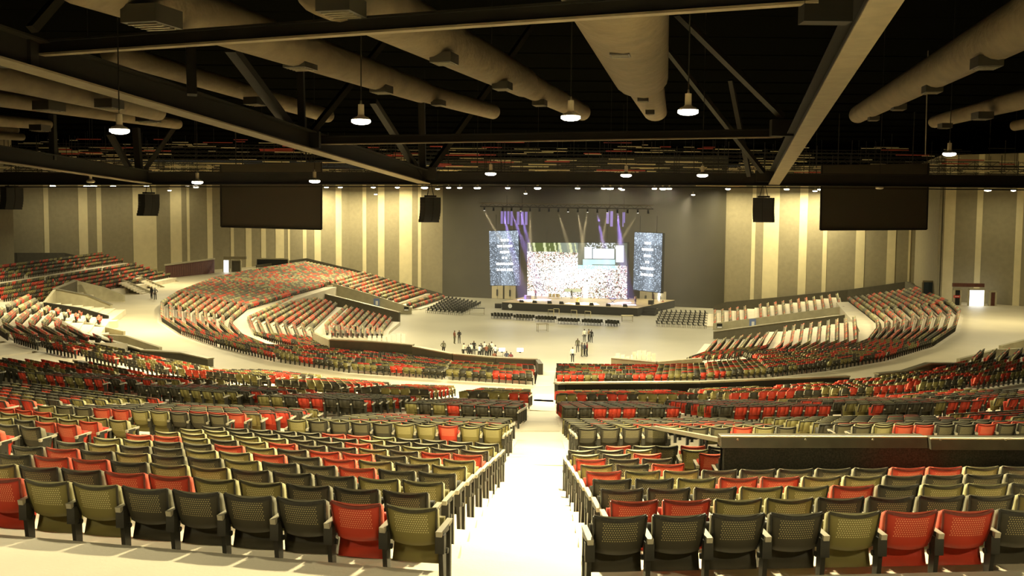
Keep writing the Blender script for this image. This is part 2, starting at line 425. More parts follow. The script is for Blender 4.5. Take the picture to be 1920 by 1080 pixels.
# ---- striped side walls: each stripe is a panel of its own
def wall_line(pts, px):
    """plan point where the wall is met by the vertical plane through a pixel column"""
    for (x0, d0), (x1, d1) in zip(pts, pts[1:]):
        if min(x0, x1) - 1e-6 <= px <= max(x0, x1) + 1e-6:
            a = P(x0, 420, d=d0); b = P(x1, 420, d=d1); r = ray(px, 420)
            # intersect ray in plan with segment
            A = np.array([[b.x - a.x, -r.x], [b.y - a.y, -r.y]]); s = np.linalg.solve(A, np.array([-a.x, -a.y]))
            return Vector((a.x + (b.x - a.x) * s[0], a.y + (b.y - a.y) * s[0]))
def striped_wall(name, pts, edges, first, zb=0.0, zt=26.0, label=''):
    root = bpy.data.objects.new(name, None); COL.objects.link(root); struct(root, label)
    mb = MB()
    for (x0, d0), (x1, d1) in zip(pts, pts[1:]):
        a = P(x0, 420, d=d0); b = P(x1, 420, d=d1)
        n = (b - a); n = Vector((n.y, -n.x)).normalized()
        if n.y > 0: n = -n
        mb.wall((a.x - n.x * .35, a.y - n.y * .35), (b.x - n.x * .35, b.y - n.y * .35), (zb, zt), (zb, zt), 0.4)
    mb.build('backing', 'panel_grey', root)
    c = first
    for e0, e1 in zip(edges, edges[1:]):
        cuts = [e0] + [x for x, d in pts if e0 + .5 < x < e1 - .5] + [e1]
        mb = MB()
        for q0, q1 in zip(cuts, cuts[1:]):
            a = wall_line(pts, q0); b = wall_line(pts, q1)
            th = 0.22 if c == 'panel_cream' else 0.12
            mb.wall(a, b, (zb, zt), (zb, zt), th)
        mb.build('panel', c, root)
        c = 'panel_cream' if c == 'panel_grey' else 'panel_grey'
    return root
WPL = [(-160, 150), (0, 168), (190, 182), (400, 197), (655, 213), (831, 209)]
EL = [-160, -120, -100, -40, 10, 82, 91, 147, 164, 181, 190, 249, 293, 319, 340, 350, 355, 388, 398, 432, 438, 460, 471, 489, 498, 516, 532, 539, 543, 567, 574, 589, 601, 629, 640, 680, 687, 709, 721, 749, 773, 784, 790, 831]
striped_wall('wall_left', WPL, EL, 'panel_grey', label='tall side wall of grey and cream vertical stripes, left of the stage')
WPR = [(1361, 186), (1724, 172), (1768, 146), (2100, 132)]
ER = [1361, 1410, 1417, 1432, 1461, 1499, 1514, 1544, 1552, 1606, 1623, 1665, 1681, 1705, 1709, 1724, 1728, 1734, 1742, 1753, 1759, 1771, 1791, 1831, 1842, 1905, 1918, 1960, 1985, 2100]
striped_wall('wall_right', WPR, ER, 'panel_grey', label='tall side wall of grey and cream vertical stripes, right of the stage')
a = P(831, 420, d=209); b = P(1361, 420, d=186)
SW_a, SW_b = a.to_2d(), b.to_2d()
mb = MB(); mb.wall(SW_a, SW_b, (0, 28), (0, 28), 0.5)
struct(mb.build('wall_stage', 'stage_wall'), 'dark olive wall behind the stage')
# dark parapets along the foot of the striped walls, behind the top rows of the lower bowl
def parapet(name, pts, th, mats, hgt=None, zb=None, label='', kind=True, cap=None, cat=None):
    """pts: world points of the top edge"""
    mb = MB(); mc = MB()
    for u, v in zip(pts, pts[1:]):
        b0 = u.z - hgt if hgt else zb; b1 = v.z - hgt if hgt else zb
        mb.wall(u, v, (b0, u.z), (b1, v.z), th)
        if cap: mc.bar(u + Vector((0, 0, .03)), v + Vector((0, 0, .03)), th + 0.16, 0.10)
    o = mb.build(name, mats)
    struct(o, label)
    if cap: mc.build('coping', cap, o)
    return o
parapet('wall_parapet', [P(480, 497, d=199), P(575, 484, d=203), P(667, 506, d=206), P(745, 528, d=206.5), P(832, 551, d=207)], 0.5, 'dark_wall', zb=0, label='dark sloping parapet along foot of the left striped wall')
parapet('wall_parapet', [P(-60, 472, d=158), P(30, 474, d=164), P(120, 474, d=172), P(180, 487, d=176), P(288, 512, d=184)], 0.5, 'dark_wall', zb=0, label='dark sloping parapet behind the far left upper seats')
parapet('wall_parapet', [P(1338, 574, d=184), P(1362, 566, d=183), P(1450, 558, d=180), P(1590, 543, d=176), P(1700, 528, d=171.5), P(1722, 534, d=171)], 0.5, 'dark_wall', zb=0, label='dark sloping parapet along foot of the right striped wall')
parapet('wall_parapet', [P(1700, 528, d=168), P(1765, 560, d=143)], 0.5, 'dark_wall', zb=0, label='dark sloping parapet at the corner by the right wall opening')

# ---- vomitory walls of the lower bowl (left and right), with their floor-level signs
def edge_pts(fc, which, dz):
    B, Fp = fc['B' + which], fc['F' + which]
    return [B + Vector((0, 0, dz)), Fp + Vector((0, 0, dz))]
parapet('wall_vomitory', [P(614, 528, d=171), P(700, 553, d=171), P(772, 577, d=171)], 0.4, 'concrete_wall', zb=0, label='pale concrete side wall of the tunnel in left lower bowl')
parapet('wall_vomitory', [P(614, 528, d=171), P(567, 541, d=168)], 0.4, 'concrete_wall', zb=0, label='short end wall of the tunnel in left lower bowl')
parapet('wall_vomitory', [P(568, 541, d=166), P(650, 561, d=163), P(749, 586, d=157)], 0.4, 'dark_wall', zb=0, label='dark near wall of the tunnel in left lower bowl', cap='steel')  # dark brown colour put in for the shade on this face
parapet('wall_vomitory', [P(1337, 606, d=151.5), P(1450, 592, d=150), P(1583, 574, d=147)], 0.4, 'concrete_wall', zb=0, label='pale concrete side wall of the tunnel in right lower bowl')
parapet('wall_vomitory', [P(1587, 590, d=140), P(1450, 607, d=140), P(1338, 622, d=140)], 0.4, 'dark_wall', zb=0, label='dark near wall of the tunnel in right lower bowl', cap='steel')

# ---- front-of-house wall and low black walls at the foot of the lower bowl
parapet('wall_console', [P(776, 650, d=93), P(850, 664, d=91), P(930, 671, d=90.5), P(1008, 674, d=90.5)], 0.5, 'dark_wall', zb=0, label='dark wall in front of the sound desk', cap='steel')
parapet('wall_console', [P(1008, 674, d=90.5), P(1014, 682, d=86)], 0.4, 'dark_wall', zb=0, label='short dark return wall beside the central aisle')
parapet('wall_low', [P(620, 637, d=96), P(700, 641, d=95), P(775, 647, d=94)], 0.5, 'dark_wall', zb=0, label='low dark wall below the stacked white chairs, left side', cap='steel')
parapet('wall_low', [P(590, 624, d=112), P(620, 637, d=97)], 0.4, 'concrete_wall', zb=0, label='short sloping concrete wall left of the white chairs')
parapet('wall_low', [P(1146, 672, d=91), P(1230, 680, d=90.5)], 0.5, 'concrete_wall', zb=0, label='low concrete wall below the stacked white chairs, right side', cap='steel')
parapet('wall_low', [P(1232, 678, d=90.5), P(1315, 671, d=92)], 0.4, 'concrete_wall', zb=0, label='low concrete wall right of the white chairs')

# ---- upper bowl walls
parapet('wall_walkway', [P(1043, 720, d=64.5), P(1060, 719, d=65), P(1230, 717.5, d=65.2), P(1312, 717, d=65.5), P(1450, 711, d=66.5), P(1590, 706, d=68.5)], 0.35, 'granite', hgt=1.6, label='long black parapet between upper bowl and walkway right of the aisle', cap='steel')
parapet('wall_walkway', [P(1643, 702, d=70.5), P(1693, 697, d=71.5), P(1740, 682, d=72.5), P(1828, 682, d=76)], 0.35, 'dark_wall', hgt=1.5, label='dark stepped parapet at the walkway edge, far right', cap='steel')
parapet('wall_walkway', [P(1828, 682, d=76.2), P(1930, 661, d=82)], 0.35, 'granite', hgt=2.2, label='black sloping wall of the far right vomitory')
parapet('wall_walkway', [P(1797, 673, d=85), P(1867, 655, d=88), P(1940, 652, d=90)], 0.35, 'concrete_wall', hgt=1.4, label='concrete parapet of the far right vomitory')
parapet('wall_walkway', [P(1876, 648, d=93), P(1945, 630, d=96)], 0.35, 'concrete_wall', hgt=1.6, label='sloping concrete parapet behind the far right vomitory')
parapet('wall_vomitory', [P(143, 526, d=134), P(193, 538, d=134), P(233, 553, d=133.6)], 0.35, 'concrete_wall', hgt=4.2, label='tall concrete wall of the far left vomitory, facing the walkway')
parapet('wall_vomitory', [P(142, 526, d=133), P(103, 542, d=118)], 0.35, 'dark_wall', hgt=4.2, label='back wall of the far left vomitory', cap='steel')
parapet('wall_vomitory', [P(103, 542, d=117.6), P(165, 554, d=117.6), P(209, 572, d=117.4)], 0.45, 'concrete_wall', hgt=3.6, label='concrete middle wall of the far left vomitory', cap='steel')
parapet('wall_vomitory', [P(102, 543, d=117), P(83, 567, d=107.5)], 0.3, 'concrete_wall', hgt=3, label='short end wall left of the dark vomitory wall')
parapet('wall_vomitory', [P(83, 567, d=107), P(150, 577, d=107), P(203, 592, d=107)], 0.35, 'granite', hgt=2.6, label='dark wall of the far left vomitory beside five seats')
parapet('wall_vomitory', [P(100, 597, d=100), P(165, 605, d=100), P(233, 621, d=99)], 0.35, 'concrete_wall', hgt=2.4, label='low concrete wall of the second left vomitory')
parapet('wall_vomitory', [P(100, 597, d=99.6), P(152, 624, d=88.5)], 0.35, 'concrete_wall', hgt=2.6, label='sloping end wall of the second left vomitory', cap='steel')
parapet('wall_vomitory', [P(197, 627, d=92), P(235, 629, d=91), P(301, 651, d=89)], 0.35, 'concrete_wall', hgt=1.6, label='concrete wall of the second left vomitory, beside the walkway')
parapet('wall_vomitory', [P(152, 624, d=88), P(210, 640, d=87.6), P(268, 657, d=87)], 0.35, 'granite', hgt=2.2, label='dark near wall of the second left vomitory', cap='steel')
parapet('wall_vomitory', [P(268, 657, d=87), P(345, 662, d=84), P(395, 673, d=81)], 0.5, 'dark_wall', hgt=.8, label='low dark parapet tapering towards the walkway, left side', cap='steel')

# ---- near vomitory on the right: granite parapet, steel coping, glass balustrade
g0 = P(1355, 831, d=WALL_D); zt = P(1355, 816, d=WALL_D).z
mb = MB(); mb.wall((g0.x, g0.y), (10.5, g0.y + 0.25), (zt - 1.6, zt - 0.10), (zt - 1.6, zt - 0.10), 0.22)
wv = mb.build('wall_vomitory', 'granite'); struct(wv, 'black granite parapet wall behind the fifth row, right of the aisle')
for x0, x1 in ((g0.x - 0.05, 5.92), (5.93, 10.6)):
    mb = MB()
    mb.hexa([(x0, g0.y - .17, zt - .145), (x1, g0.y - .07, zt - .145), (x1, g0.y + .22, zt - .145), (x0, g0.y + .12, zt - .145)],
            [(x0, g0.y - .13, zt), (x1, g0.y - .03, zt), (x1, g0.y + .22, zt), (x0, g0.y + .12, zt)])
    mb.build('coping', 'coping_dark', wv)
    mb = MB(); mb.bar((x0, g0.y - .12, zt + .008), (x1, g0.y - .02, zt + .008), .05, .016); mb.build('coping_edge', 'panel_cream', wv)
for px in (1383, 1510, 1636, 1763, 1885):
    p = P(px, 824, d=g0.y - .16); mb = MB(); mb.tube(p, p + Vector((0, -.02, 0)), .014, n=8); mb.build('bolt', 'steel', wv)
gl = bpy.data.materials.new('balustrade_glass'); gl.use_nodes = True
nt = gl.node_tree; nt.nodes.clear()
out = nt.nodes.new('ShaderNodeOutputMaterial'); mixs = nt.nodes.new('ShaderNodeMixShader'); tr = nt.nodes.new('ShaderNodeBsdfTransparent'); gs = nt.nodes.new('ShaderNodeBsdfGlossy')
fr = nt.nodes.new('ShaderNodeFresnel'); fr.inputs[0].default_value = 1.9
tr.inputs[0].default_value = (0.62, 0.60, 0.48, 1); gs.inputs['Roughness'].default_value = 0.02
nt.links.new(fr.outputs[0], mixs.inputs[0]); nt.links.new(tr.outputs[0], mixs.inputs[1]); nt.links.new(gs.outputs[0], mixs.inputs[2]); nt.links.new(mixs.outputs[0], out.inputs[0])
MT['glass'] = gl
e0 = P(1352, 829, d=WALL_D); e1 = P(1225, 804, d=19.6)
root = thing('glass_balustrade', 'sloping glass balustrade with steel handrail beside the black granite wall', 'balustrade', (e0.x, e0.y, e0.z - 1.0))
def rel(p): return Vector(p) - root.location
mb = MB(); mb.wall(rel(e0), rel(e1), (-.15, rel(e0).z), (rel(e1).z - 1.15, rel(e1).z), 0.02); mb.build('glass_pane', 'glass', root)
mb = MB(); mb.bar(rel(e0) + Vector((0, 0, .03)), rel(e1) + Vector((0, 0, .03)), 0.10, 0.06); mb.build('handrail', 'steel', root)
mb = MB(); mb.wall(rel(e0) + Vector((.12, 0, 0)), rel(e1) + Vector((.12, 0, 0)), (-2.6, -.12), (rel(e1).z - 3.6, rel(e1).z - 1.1), 0.2); mb.build('kerb', 'concrete_wall', root)

# ---- roof deck
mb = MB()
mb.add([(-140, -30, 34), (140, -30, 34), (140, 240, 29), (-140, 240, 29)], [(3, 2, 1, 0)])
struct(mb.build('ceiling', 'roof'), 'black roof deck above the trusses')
# side enclosure far outside the seats so no light is lost sideways
mb = MB()
mb.wall((-75, 152), (-60, -30), (0, 34), (0, 34), .5); mb.wall((78, 134), (62, -30), (0, 34), (0, 34), .5); mb.wall((-60, -30), (62, -30), (0, 34), (0, 34), .5)
struct(mb.build('wall_rear', 'panel_grey'), 'plain grey side and rear walls around the camera')
# ================================================================== seats
random.seed(11)
COLORS = ('red', 'olive', 'charcoal')
KNOWN = {
 (1, 'L1', 0): 'o r c c c c o o r r c o', (1, 'L1', 1): 'c c c o o r r c c o c', (1, 'L1', 2): 'o o c c c o o c r r c', (1, 'L1', 3): 'c c r c c o c c o c r',
 (1, 'L1', 4): 'o c o r c r o o c c o', (1, 'L1', 5): 'o o c r r c o r c c', (1, 'L1', 6): 'r r c o c c r o c', (1, 'L1', 7): 'c c o c r c c o',
 (1, 'R1', 0): 'c c c c o r r c c o', (1, 'R1', 1): 'r r o o c c c c o r', (1, 'R1', 2): 'c c c o o r c o o c', (1, 'R1', 3): 'c c o r r o o c c c c', (1, 'R1', 4): 'r o o c c c c c r r o c c',
 (1, 'R1', 5): 'o c r', (1, 'R1', 6): 'r c c', (1, 'R1', 7): 'o c r', (1, 'R1', 8): 'c c o', (1, 'R1', 9): 'c r c',
 (2, 'L1', 0): 'o o r o o c c c c o', (2, 'L2', 0): 'c c c o o r r c c o', (2, 'R1', 0): 'c c c c o c c r o c',
}
CODE = {'r': 'red', 'o': 'olive', 'c': 'charcoal'}
def row_colours(key, n):
    k = KNOWN.get(key, '').split()
    out = [CODE[c] for c in k[:n]]
    while len(out) < n:
        c = random.choices(COLORS, (29, 32, 39))[0]
        out += [c] * random.choice((1, 1, 2, 2))
    return out[:n]
cache = {}
for s in SEATS:
    key = (s['tier'], s['block'], s['row'])
    if key not in cache: cache[key] = row_colours(key, 80)
    left = s['block'].startswith('L') and s['tier'] < 5
    s['q'] = s['n'] - 1 - s['i'] if left else s['i']          # counted from the aisle nearer the centre
    s['c'] = cache[key][s['q'] % 80]
    x, y, d = proj(s['p'] + Vector((0, 0, .6)))
    s['d'] = d; s['vis'] = -90 < x < 2010 and 380 < y < 1150 and d > 1
SEATS = [s for s in SEATS if s['vis']]
SEATS.sort(key=lambda s: s['d'])
NEAR, FAR = SEATS[:300], SEATS[300:]

# ---- detailed seat, meshes shared by all copies of a colour
def sheet(zs, xs, fn, th, flip=False):
    """thickened grid: fn(x, z) -> (x, y, z); th along y"""
    mb = MB(); nx, nz = len(xs), len(zs)
    fr = [fn(x, z) for z in zs for x in xs]; bk = [(p[0], p[1] + th, p[2]) for p in fr]
    fs = []
    for j in range(nz - 1):
        for i in range(nx - 1):
            a = j * nx + i
            fs.append((a, a + 1, a + nx + 1, a + nx)); o = nx * nz
            fs.append((o + a, o + a + nx, o + a + nx + 1, o + a + 1))
    rim = [i for i in range(nx)] + [j * nx + nx - 1 for j in range(1, nz)] + [(nz - 1) * nx + i for i in range(nx - 2, -1, -1)] + [j * nx for j in range(nz - 2, 0, -1)]
    o = nx * nz
    for a, b in zip(rim, rim[1:] + rim[:1]): fs.append((b, a, o + a, o + b))
    mb.add(fr + bk, fs)
    return mb, [fr[i] for i in rim]
def lin(a, b, n): return [a + (b - a) * k / (n - 1) for k in range(n)]
def shell_fn(x, z):
    t = (z - .47) / .33                                   # 0 bottom .. 1 top
    w = .205 + .028 * t
    u = x
    zz = z + .034 * u * u * max(0, t - .55) / .45 - .018 * (1 - u * u) * max(0, .25 - t) / .25
    return (u * w, -.005 - .10 * t + .045 * u * u - .02 * math.sin(math.pi * t) * .6, zz)
shell_mb, rimpts = sheet(lin(.47, .79, 8), lin(-1, 1, 9), shell_fn, .014)
rim_mb = MB()
for a, b in zip(rimpts, rimpts[1:] + rimpts[:1]):
    if min(a[2], b[2]) > .48: rim_mb.bar(Vector(a) + Vector((0, .006, 0)), Vector(b) + Vector((0, .006, 0)), .018, .026)
def cush_fn(x, z):
    t = (z - .47) / .34
    u = x
    edge = max(0, 1 - (1 - abs(u)) / .35) ** 2
    return (u * (.208 + .026 * t), .012 - .10 * t + .045 * u * u * .8, z + (.012 + .012 * u * u) * max(0, t - .6) / .4)
def cush_mesh():
    mb, _ = sheet(lin(.47, .812, 6), lin(-1, 1, 9), cush_fn, .0)
    nx, nz = 9, 6
    vs = []
    for idx, v in enumerate(mb.v):
        front = idx >= nx * nz; k = idx % (nx * nz); i, j = k % nx, k // nx
        if front:
            u = -1 + 2 * i / (nx - 1); t = j / (nz - 1)
            b = (1 - abs(u) ** 8) * (1 - abs(2 * t - 1) ** 6)
            v = (v[0] * .95, v[1] + .13 + .03 * b, v[2] - .062 * t ** 3)
        vs.append(v)
    mb.v = vs
    return mb
pan_mb = MB()
def pan_fn(x, z):
    t = (z - .26) / .40
    return (x * .226, .11 + .10 * t - .025 * x * x * (1 - t), z + .012 * x * x * (1 - t))
pan_mb, _ = sheet(lin(.26, .66, 5), lin(-1, 1, 7), pan_fn, .06)
arm_mb = MB()
arm_mb.hexa([(-.026, -.09, .575), (.026, -.09, .575), (.024, .27, .605), (-.024, .27, .605)], [(-.028, -.10, .625), (.028, -.10, .625), (.026, .29, .64), (-.026, .29, .64)])
post_mb = MB()
post_mb.hexa([(-.022, .02, 0), (.022, .02, 0), (.022, .09, 0), (-.022, .09, 0)], [(-.020, -.05, .58), (.020, -.05, .58), (.020, .08, .58), (-.020, .08, .58)])
post_mb.box((0, .05, .60), (.06, .20, .05))
brk_mb = MB()
brk_mb.box((0, -.03, .50), (.085, .07, .17)); brk_mb.tube((-.055, .03, .42), (.055, .03, .42), .026, n=10)
foot_mb = MB(); foot_mb.box((0, .07, .012), (.08, .22, .024))
end_mb = MB()
end_mb.hexa([(-.02, .22, 0), (.02, .22, 0), (.02, .27, 0), (-.02, .27, 0)], [(-.02, .22, .60), (.02, .22, .60), (.02, .27, .60), (-.02, .27, .60)])
SM = {}
for c in COLORS:
    SM['back_shell', c] = shell_mb.mesh('back_shell', 'shell_' + c); SM['back_cushion', c] = cush_mesh().mesh('back_cushion', 'cush_' + c); SM['seat_pan', c] = pan_mb.mesh('seat_pan', 'far_' + c)
    for k in ('back_shell', 'back_cushion', 'seat_pan'): SM[k, c].polygons.foreach_set('use_smooth', [True] * len(SM[k, c].polygons))
SM['rim'] = rim_mb.mesh('back_rim', 'frame'); SM['armrest'] = arm_mb.mesh('armrest', 'arm'); SM['post'] = post_mb.mesh('post', 'frame'); SM['bracket'] = brk_mb.mesh('bracket', 'frame'); SM['foot'] = foot_mb.mesh('foot_plate', 'frame'); SM['endleg'] = end_mb.mesh('end_leg', 'frame')
for c in COLORS:
    rm = mat('seat_rim_' + c, tuple(v * (.30 if c == 'red' else .12) for v in SEATCOL[c]), .4)
    SM['rim', c] = rim_mb.mesh('back_rim', rm)
SHADE = {'red': 'red', 'olive': 'olive green', 'charcoal': 'charcoal'}
BLK = {'L1': 'block left of aisle', 'R1': 'block right of aisle', 'L2': 'second block left', 'R2': 'second block right', 'L3': 'third block left', 'R3': 'third block right'}
for s in NEAR:
    rowname = ('nearest' if s['row'] == 0 else ORD[s['row']]) + ' row'
    tiername = {1: '', 2: ', second tier', 3: ', third tier', 4: ', fourth tier', 5: ', lower bowl'}[s['tier']]
    lab = '%s tip-up seat, %s from inner end, %s, %s%s' % (SHADE[s['c']], ORD[min(s['q'], 19)], rowname, BLK.get(s['block'], 'outer block'), tiername)
    o = thing('auditorium_seat', lab, 'seat', s['p'], s['rz'], 'auditorium seats of the near tiers')
    c = s['c']
    link('back_shell', SM['back_shell', c], o); link('back_rim', SM['rim', c], o); link('back_cushion', SM['back_cushion', c], o); link('seat_pan', SM['seat_pan', c], o)
    sides = [0.265] + ([-0.265] if s['i'] == 0 else [])
    for x in sides:
        a = link('armrest', SM['armrest'], o); a.location.x = x
        p = link('post', SM['post'], o); p.location.x = x
        f = link('foot_plate', SM['foot'], p)
        b = link('pivot_bracket', SM['bracket'], o); b.location.x = x
    if s['q'] == 0 or s['i'] in (0, s['n'] - 1):
        x = 0.265 if s['i'] == s['n'] - 1 else -0.265
        e = link('end_leg', SM['endleg'], o); e.location.x = x

# ---- all the other seats: one mass of small simple seats, real geometry
def far_template(lod):
    V = []; Fq = []; Mi = []
    def hx(b, t, mi, faces=(0, 1, 2, 3, 4, 5)):
        o = len(V); V.extend(b + t)
        al = [(3, 2, 1, 0), (4, 5, 6, 7), (0, 1, 5, 4), (1, 2, 6, 5), (2, 3, 7, 6), (3, 0, 4, 7)]
        for k in faces: Fq.append(tuple(i + o for i in al[k])); Mi.append(mi)
    # shell (0), cushion (1), frame (2), arm (3)
    if lod == 0:
        for x0, x1, y0, y1 in ((-.225, -.1, .012, -.005), (-.1, .1, -.005, -.005), (.1, .225, -.005, .012)):
            hx([(x0, y0 - .01, .47), (x1, y1 - .01, .47), (x1, y1 + .02, .47), (x0, y0 + .02, .47)], [(x0 * 1.05, y0 - .135, .80), (x1 * 1.05, y1 - .135, .80), (x1 * 1.05, y1 - .105, .80), (x0 * 1.05, y0 - .105, .80)], 0)
        hx([(-.24, -.15, .785), (.24, -.15, .785), (.24, -.10, .785), (-.24, -.10, .785)], [(-.24, -.15, .812), (.24, -.15, .812), (.24, -.112, .812), (-.24, -.112, .812)], 2)
        for sx in (-1, 1): hx([(sx * .232 - .008, -.02, .47), (sx * .232 + .008, -.02, .47), (sx * .232 + .008, .03, .47), (sx * .232 - .008, .03, .47)], [(sx * .238 - .008, -.15, .80), (sx * .238 + .008, -.15, .80), (sx * .238 + .008, -.10, .80), (sx * .238 - .008, -.10, .80)], 2, (2, 3, 5))
        hx([(-.2, .03, .45), (.2, .03, .45), (.19, .14, .45), (-.19, .14, .45)], [(-.225, -.095, .815), (.225, -.095, .815), (.21, .03, .755), (-.21, .03, .755)], 1)
        hx([(-.225, .12, .27), (.225, .12, .27), (.225, .18, .27), (-.225, .18, .27)], [(-.21, .18, .65), (.21, .18, .65), (.21, .24, .65), (-.21, .24, .65)], 0)
    else:
        hx([(-.225, .0, .47), (.225, .0, .47), (.225, .03, .47), (-.225, .03, .47)], [(-.235, -.125, .80), (.235, -.125, .80), (.235, -.095, .80), (-.235, -.095, .80)], 0, (1, 2, 3, 5))
        hx([(-.2, .03, .40), (.2, .03, .40), (.19, .14, .40), (-.19, .14, .40)], [(-.225, -.095, .815), (.225, -.095, .815), (.21, .03, .755), (-.21, .03, .755)], 1, (1, 3, 4, 5))
        hx([(-.225, .12, .27), (.225, .12, .27), (.225, .20, .27), (-.225, .20, .27)], [(-.21, .18, .66), (.21, .18, .66), (.21, .24, .66), (-.21, .24, .66)], 0, (1, 2, 3, 4, 5))
    hx([(.237, .02, 0), (.293, .02, 0), (.293, .12, 0), (.237, .12, 0)], [(.237, -.05, .58), (.293, -.05, .58), (.293, .10, .58), (.237, .10, .58)], 2, (2, 3, 4, 5))
    hx([(.235, -.10, .58), (.295, -.10, .58), (.29, .28, .60), (.24, .28, .60)], [(.235, -.10, .63), (.295, -.10, .63), (.29, .28, .64), (.24, .28, .64)], 3, (1, 2, 3, 4, 5))
    return np.array(V, float), np.array(Fq, int), np.array(Mi, int)
CI = {'red': 0, 'olive': 1, 'charcoal': 2}
VV = []; FF = []; MM = []; base = 0
for lod in (0, 1):
    grp = [s for s in FAR if (s['d'] < 48) == (lod == 0)]
    if not grp: continue
    tv, tf, tm = far_template(lod)
    pos = np.array([s['p'][:] for s in grp]); rz = np.array([s['rz'] for s in grp]); ci = np.array([CI[s['c']] for s in grp])
    c, sn = np.cos(rz)[:, None], np.sin(rz)[:, None]
    X = tv[None, :, 0] * c - tv[None, :, 1] * sn + pos[:, 0:1]; Y = tv[None, :, 0] * sn + tv[None, :, 1] * c + pos[:, 1:2]; Z = tv[None, :, 2] + pos[:, 2:3]
    VV.append(np.stack([X, Y, Z], 2).reshape(-1, 3))
    n = len(tv)
    FF.append((tf[None] + (np.arange(len(grp)) * n)[:, None, None] + base).reshape(-1, 4))
    m = np.where(tm[None] == 0, ci[:, None], np.where(tm[None] == 1, ci[:, None] + 3, tm[None] + 4))
    MM.append(m.reshape(-1)); base += n * len(grp)
VV = np.concatenate(VV); FF = np.concatenate(FF); MM = np.concatenate(MM)
me = bpy.data.meshes.new('auditorium_seating')
me.vertices.add(len(VV)); me.vertices.foreach_set('co', VV.ravel())
me.loops.add(FF.size); me.loops.foreach_set('vertex_index', FF.ravel())
me.polygons.add(len(FF)); me.polygons.foreach_set('loop_start', np.arange(0, FF.size, 4)); me.polygons.foreach_set('loop_total', np.full(len(FF), 4))
for k in ('far_red', 'far_olive', 'far_charcoal', 'cush_red', 'cush_olive', 'cush_charcoal', 'frame', 'arm'): me.materials.append(MT[k])
me.polygons.foreach_set('material_index', MM); me.update(calc_edges=True); me.validate()
tag(link('auditorium_seating', me), 'thousands of red, olive and charcoal seats filling the farther tiers of the bowl', 'seating', kind='stuff')
print('SEATS', len(SEATS), 'far', len(FAR), 'near max d', NEAR[-1]['d'])
# ================================================================== roof steel
def ibeam(root, a, b, h, w, web='beam', fl='flange', name=''):
    """a, b: lower edge line"""
    a = Vector(a); b = Vector(b)
    mb = MB(); mb.bar(a + Vector((0, 0, .03)), b + Vector((0, 0, .03)), w, .06); mb.build('bottom_flange', fl, root)
    mb = MB(); mb.bar(a + Vector((0, 0, h / 2)), b + Vector((0, 0, h / 2)), .08, h - .12); mb.build('web', web, root)
    mb = MB(); mb.bar(a + Vector((0, 0, h - .03)), b + Vector((0, 0, h - .03)), w, .06); mb.build('top_flange', web, root)
def steel(name, label, group='roof beams'):
    return thing(name, label, 'beam', group=group)
def ext(a, b, k0, k1): return a + (b - a) * k0, a + (b - a) * k1
la, lb = P(60, 133, d=30), P(797, 345, d=69)
chL = steel('truss_chord', 'long dark roof beam running from upper left down to the hanging loudspeakers', 'roof trusses')
q = ext(la, lb, -0.55, 1.0); ibeam(chL, q[0], q[1], .92, .80)
ra, rb = P(1663, 0, d=21.6), P(1451, 347, d=70)
chR = steel('truss_chord', 'long roof beam with pale wide underside running down at upper right', 'roof trusses')
q = ext(ra, rb, -0.2, 1.0); ibeam(chR, q[0], q[1], .92, .72)
za, zb_ = P(0, 305, d=55.7), P(278, 345, d=69)
chO = steel('truss_chord', 'dark roof beam ending above the loudspeaker at far left', 'roof trusses')
q = ext(za, zb_, -0.9, 1.0); ibeam(chO, q[0], q[1], .92, .6)
for lab, a, b, h in (('nearest dark cross beam spanning the top of the picture', P(60, 106, d=30.5), P(1535, 7, d=23.3), .44),
                     ('middle dark cross beam with a thin pale lower edge', P(592, 272, d=51), P(1466, 258, d=51.3), .44)):
    r = steel('cross_beam', lab); ibeam(r, a, b, h, .30)
for lab, a, b in (('far cross beam between the two long trusses', P(797, 346, d=69), P(1445, 348, d=70)), ('far cross beam above the left striped wall', P(-70, 347, d=69), P(797, 346, d=69)), ('far cross beam above the right striped wall', P(1445, 348, d=70), P(1990, 353, d=69))):
    r = steel('cross_beam', lab); ibeam(r, a, b, .85, .4, fl='beam')
    mb = MB(); mb.bar(a + Vector((0, .5, -.12)), b + Vector((0, .5, -.12)), .08, .08); mb.build('service_pipe', 'beam', r)
# bolted plates at the nodes
for lab, px, py, d, par in (('', 30, 100, 30, chL), ('', 575, 262, 50, chL), ('', 1548, 10, 23.5, chR), ('', 1470, 240, 50, chR), ('', 800, 325, 68.5, chL), ('', 1435, 330, 69.5, chR)):
    c = P(px, py, d=d); mb = MB(); mb.box(c, (1.1 if d < 40 else 1.3, .5, .8)); mb.build('gusset_plate', 'beam', par)
# web members rising from the chords
WEBS = [(chL, (360, 178, 37), (357, 70, 37.5), .34), (chL, (432, 90, 40), (545, 240, 49), .42), (chL, (567, 262, 50), (563, 120, 50), .40), (chL, (583, 250, 50), (735, 60, 54), .34), (chL, (700, 190, 60), (786, 325, 68), .4), (chL, (793, 335, 69), (790, 170, 69), .55), (chL, (803, 325, 69), (1000, 45, 75), .42), (chL, (60, 55, 29), (125, -20, 30), .3),
        (chR, (1466, 218, 50), (1270, 25, 45), .32), (chR, (1430, 322, 69), (1225, 60, 62), .34), (chR, (1405, 330, 69), (1370, 150, 66), .3),
        (chO, (262, 335, 69), (255, 240, 69), .5), (chO, (272, 318, 69), (330, 235, 70), .35), (chO, (245, 320, 69), (205, 250, 66), .35), (chO, (100, 300, 60), (98, 215, 60), .4)]
for par, a, b, w in WEBS:
    mb = MB(); mb.bar(P(a[0], a[1], d=a[2]), P(b[0], b[1], d=b[2]), w, w * .8); mb.build('web_member', 'beam', par)
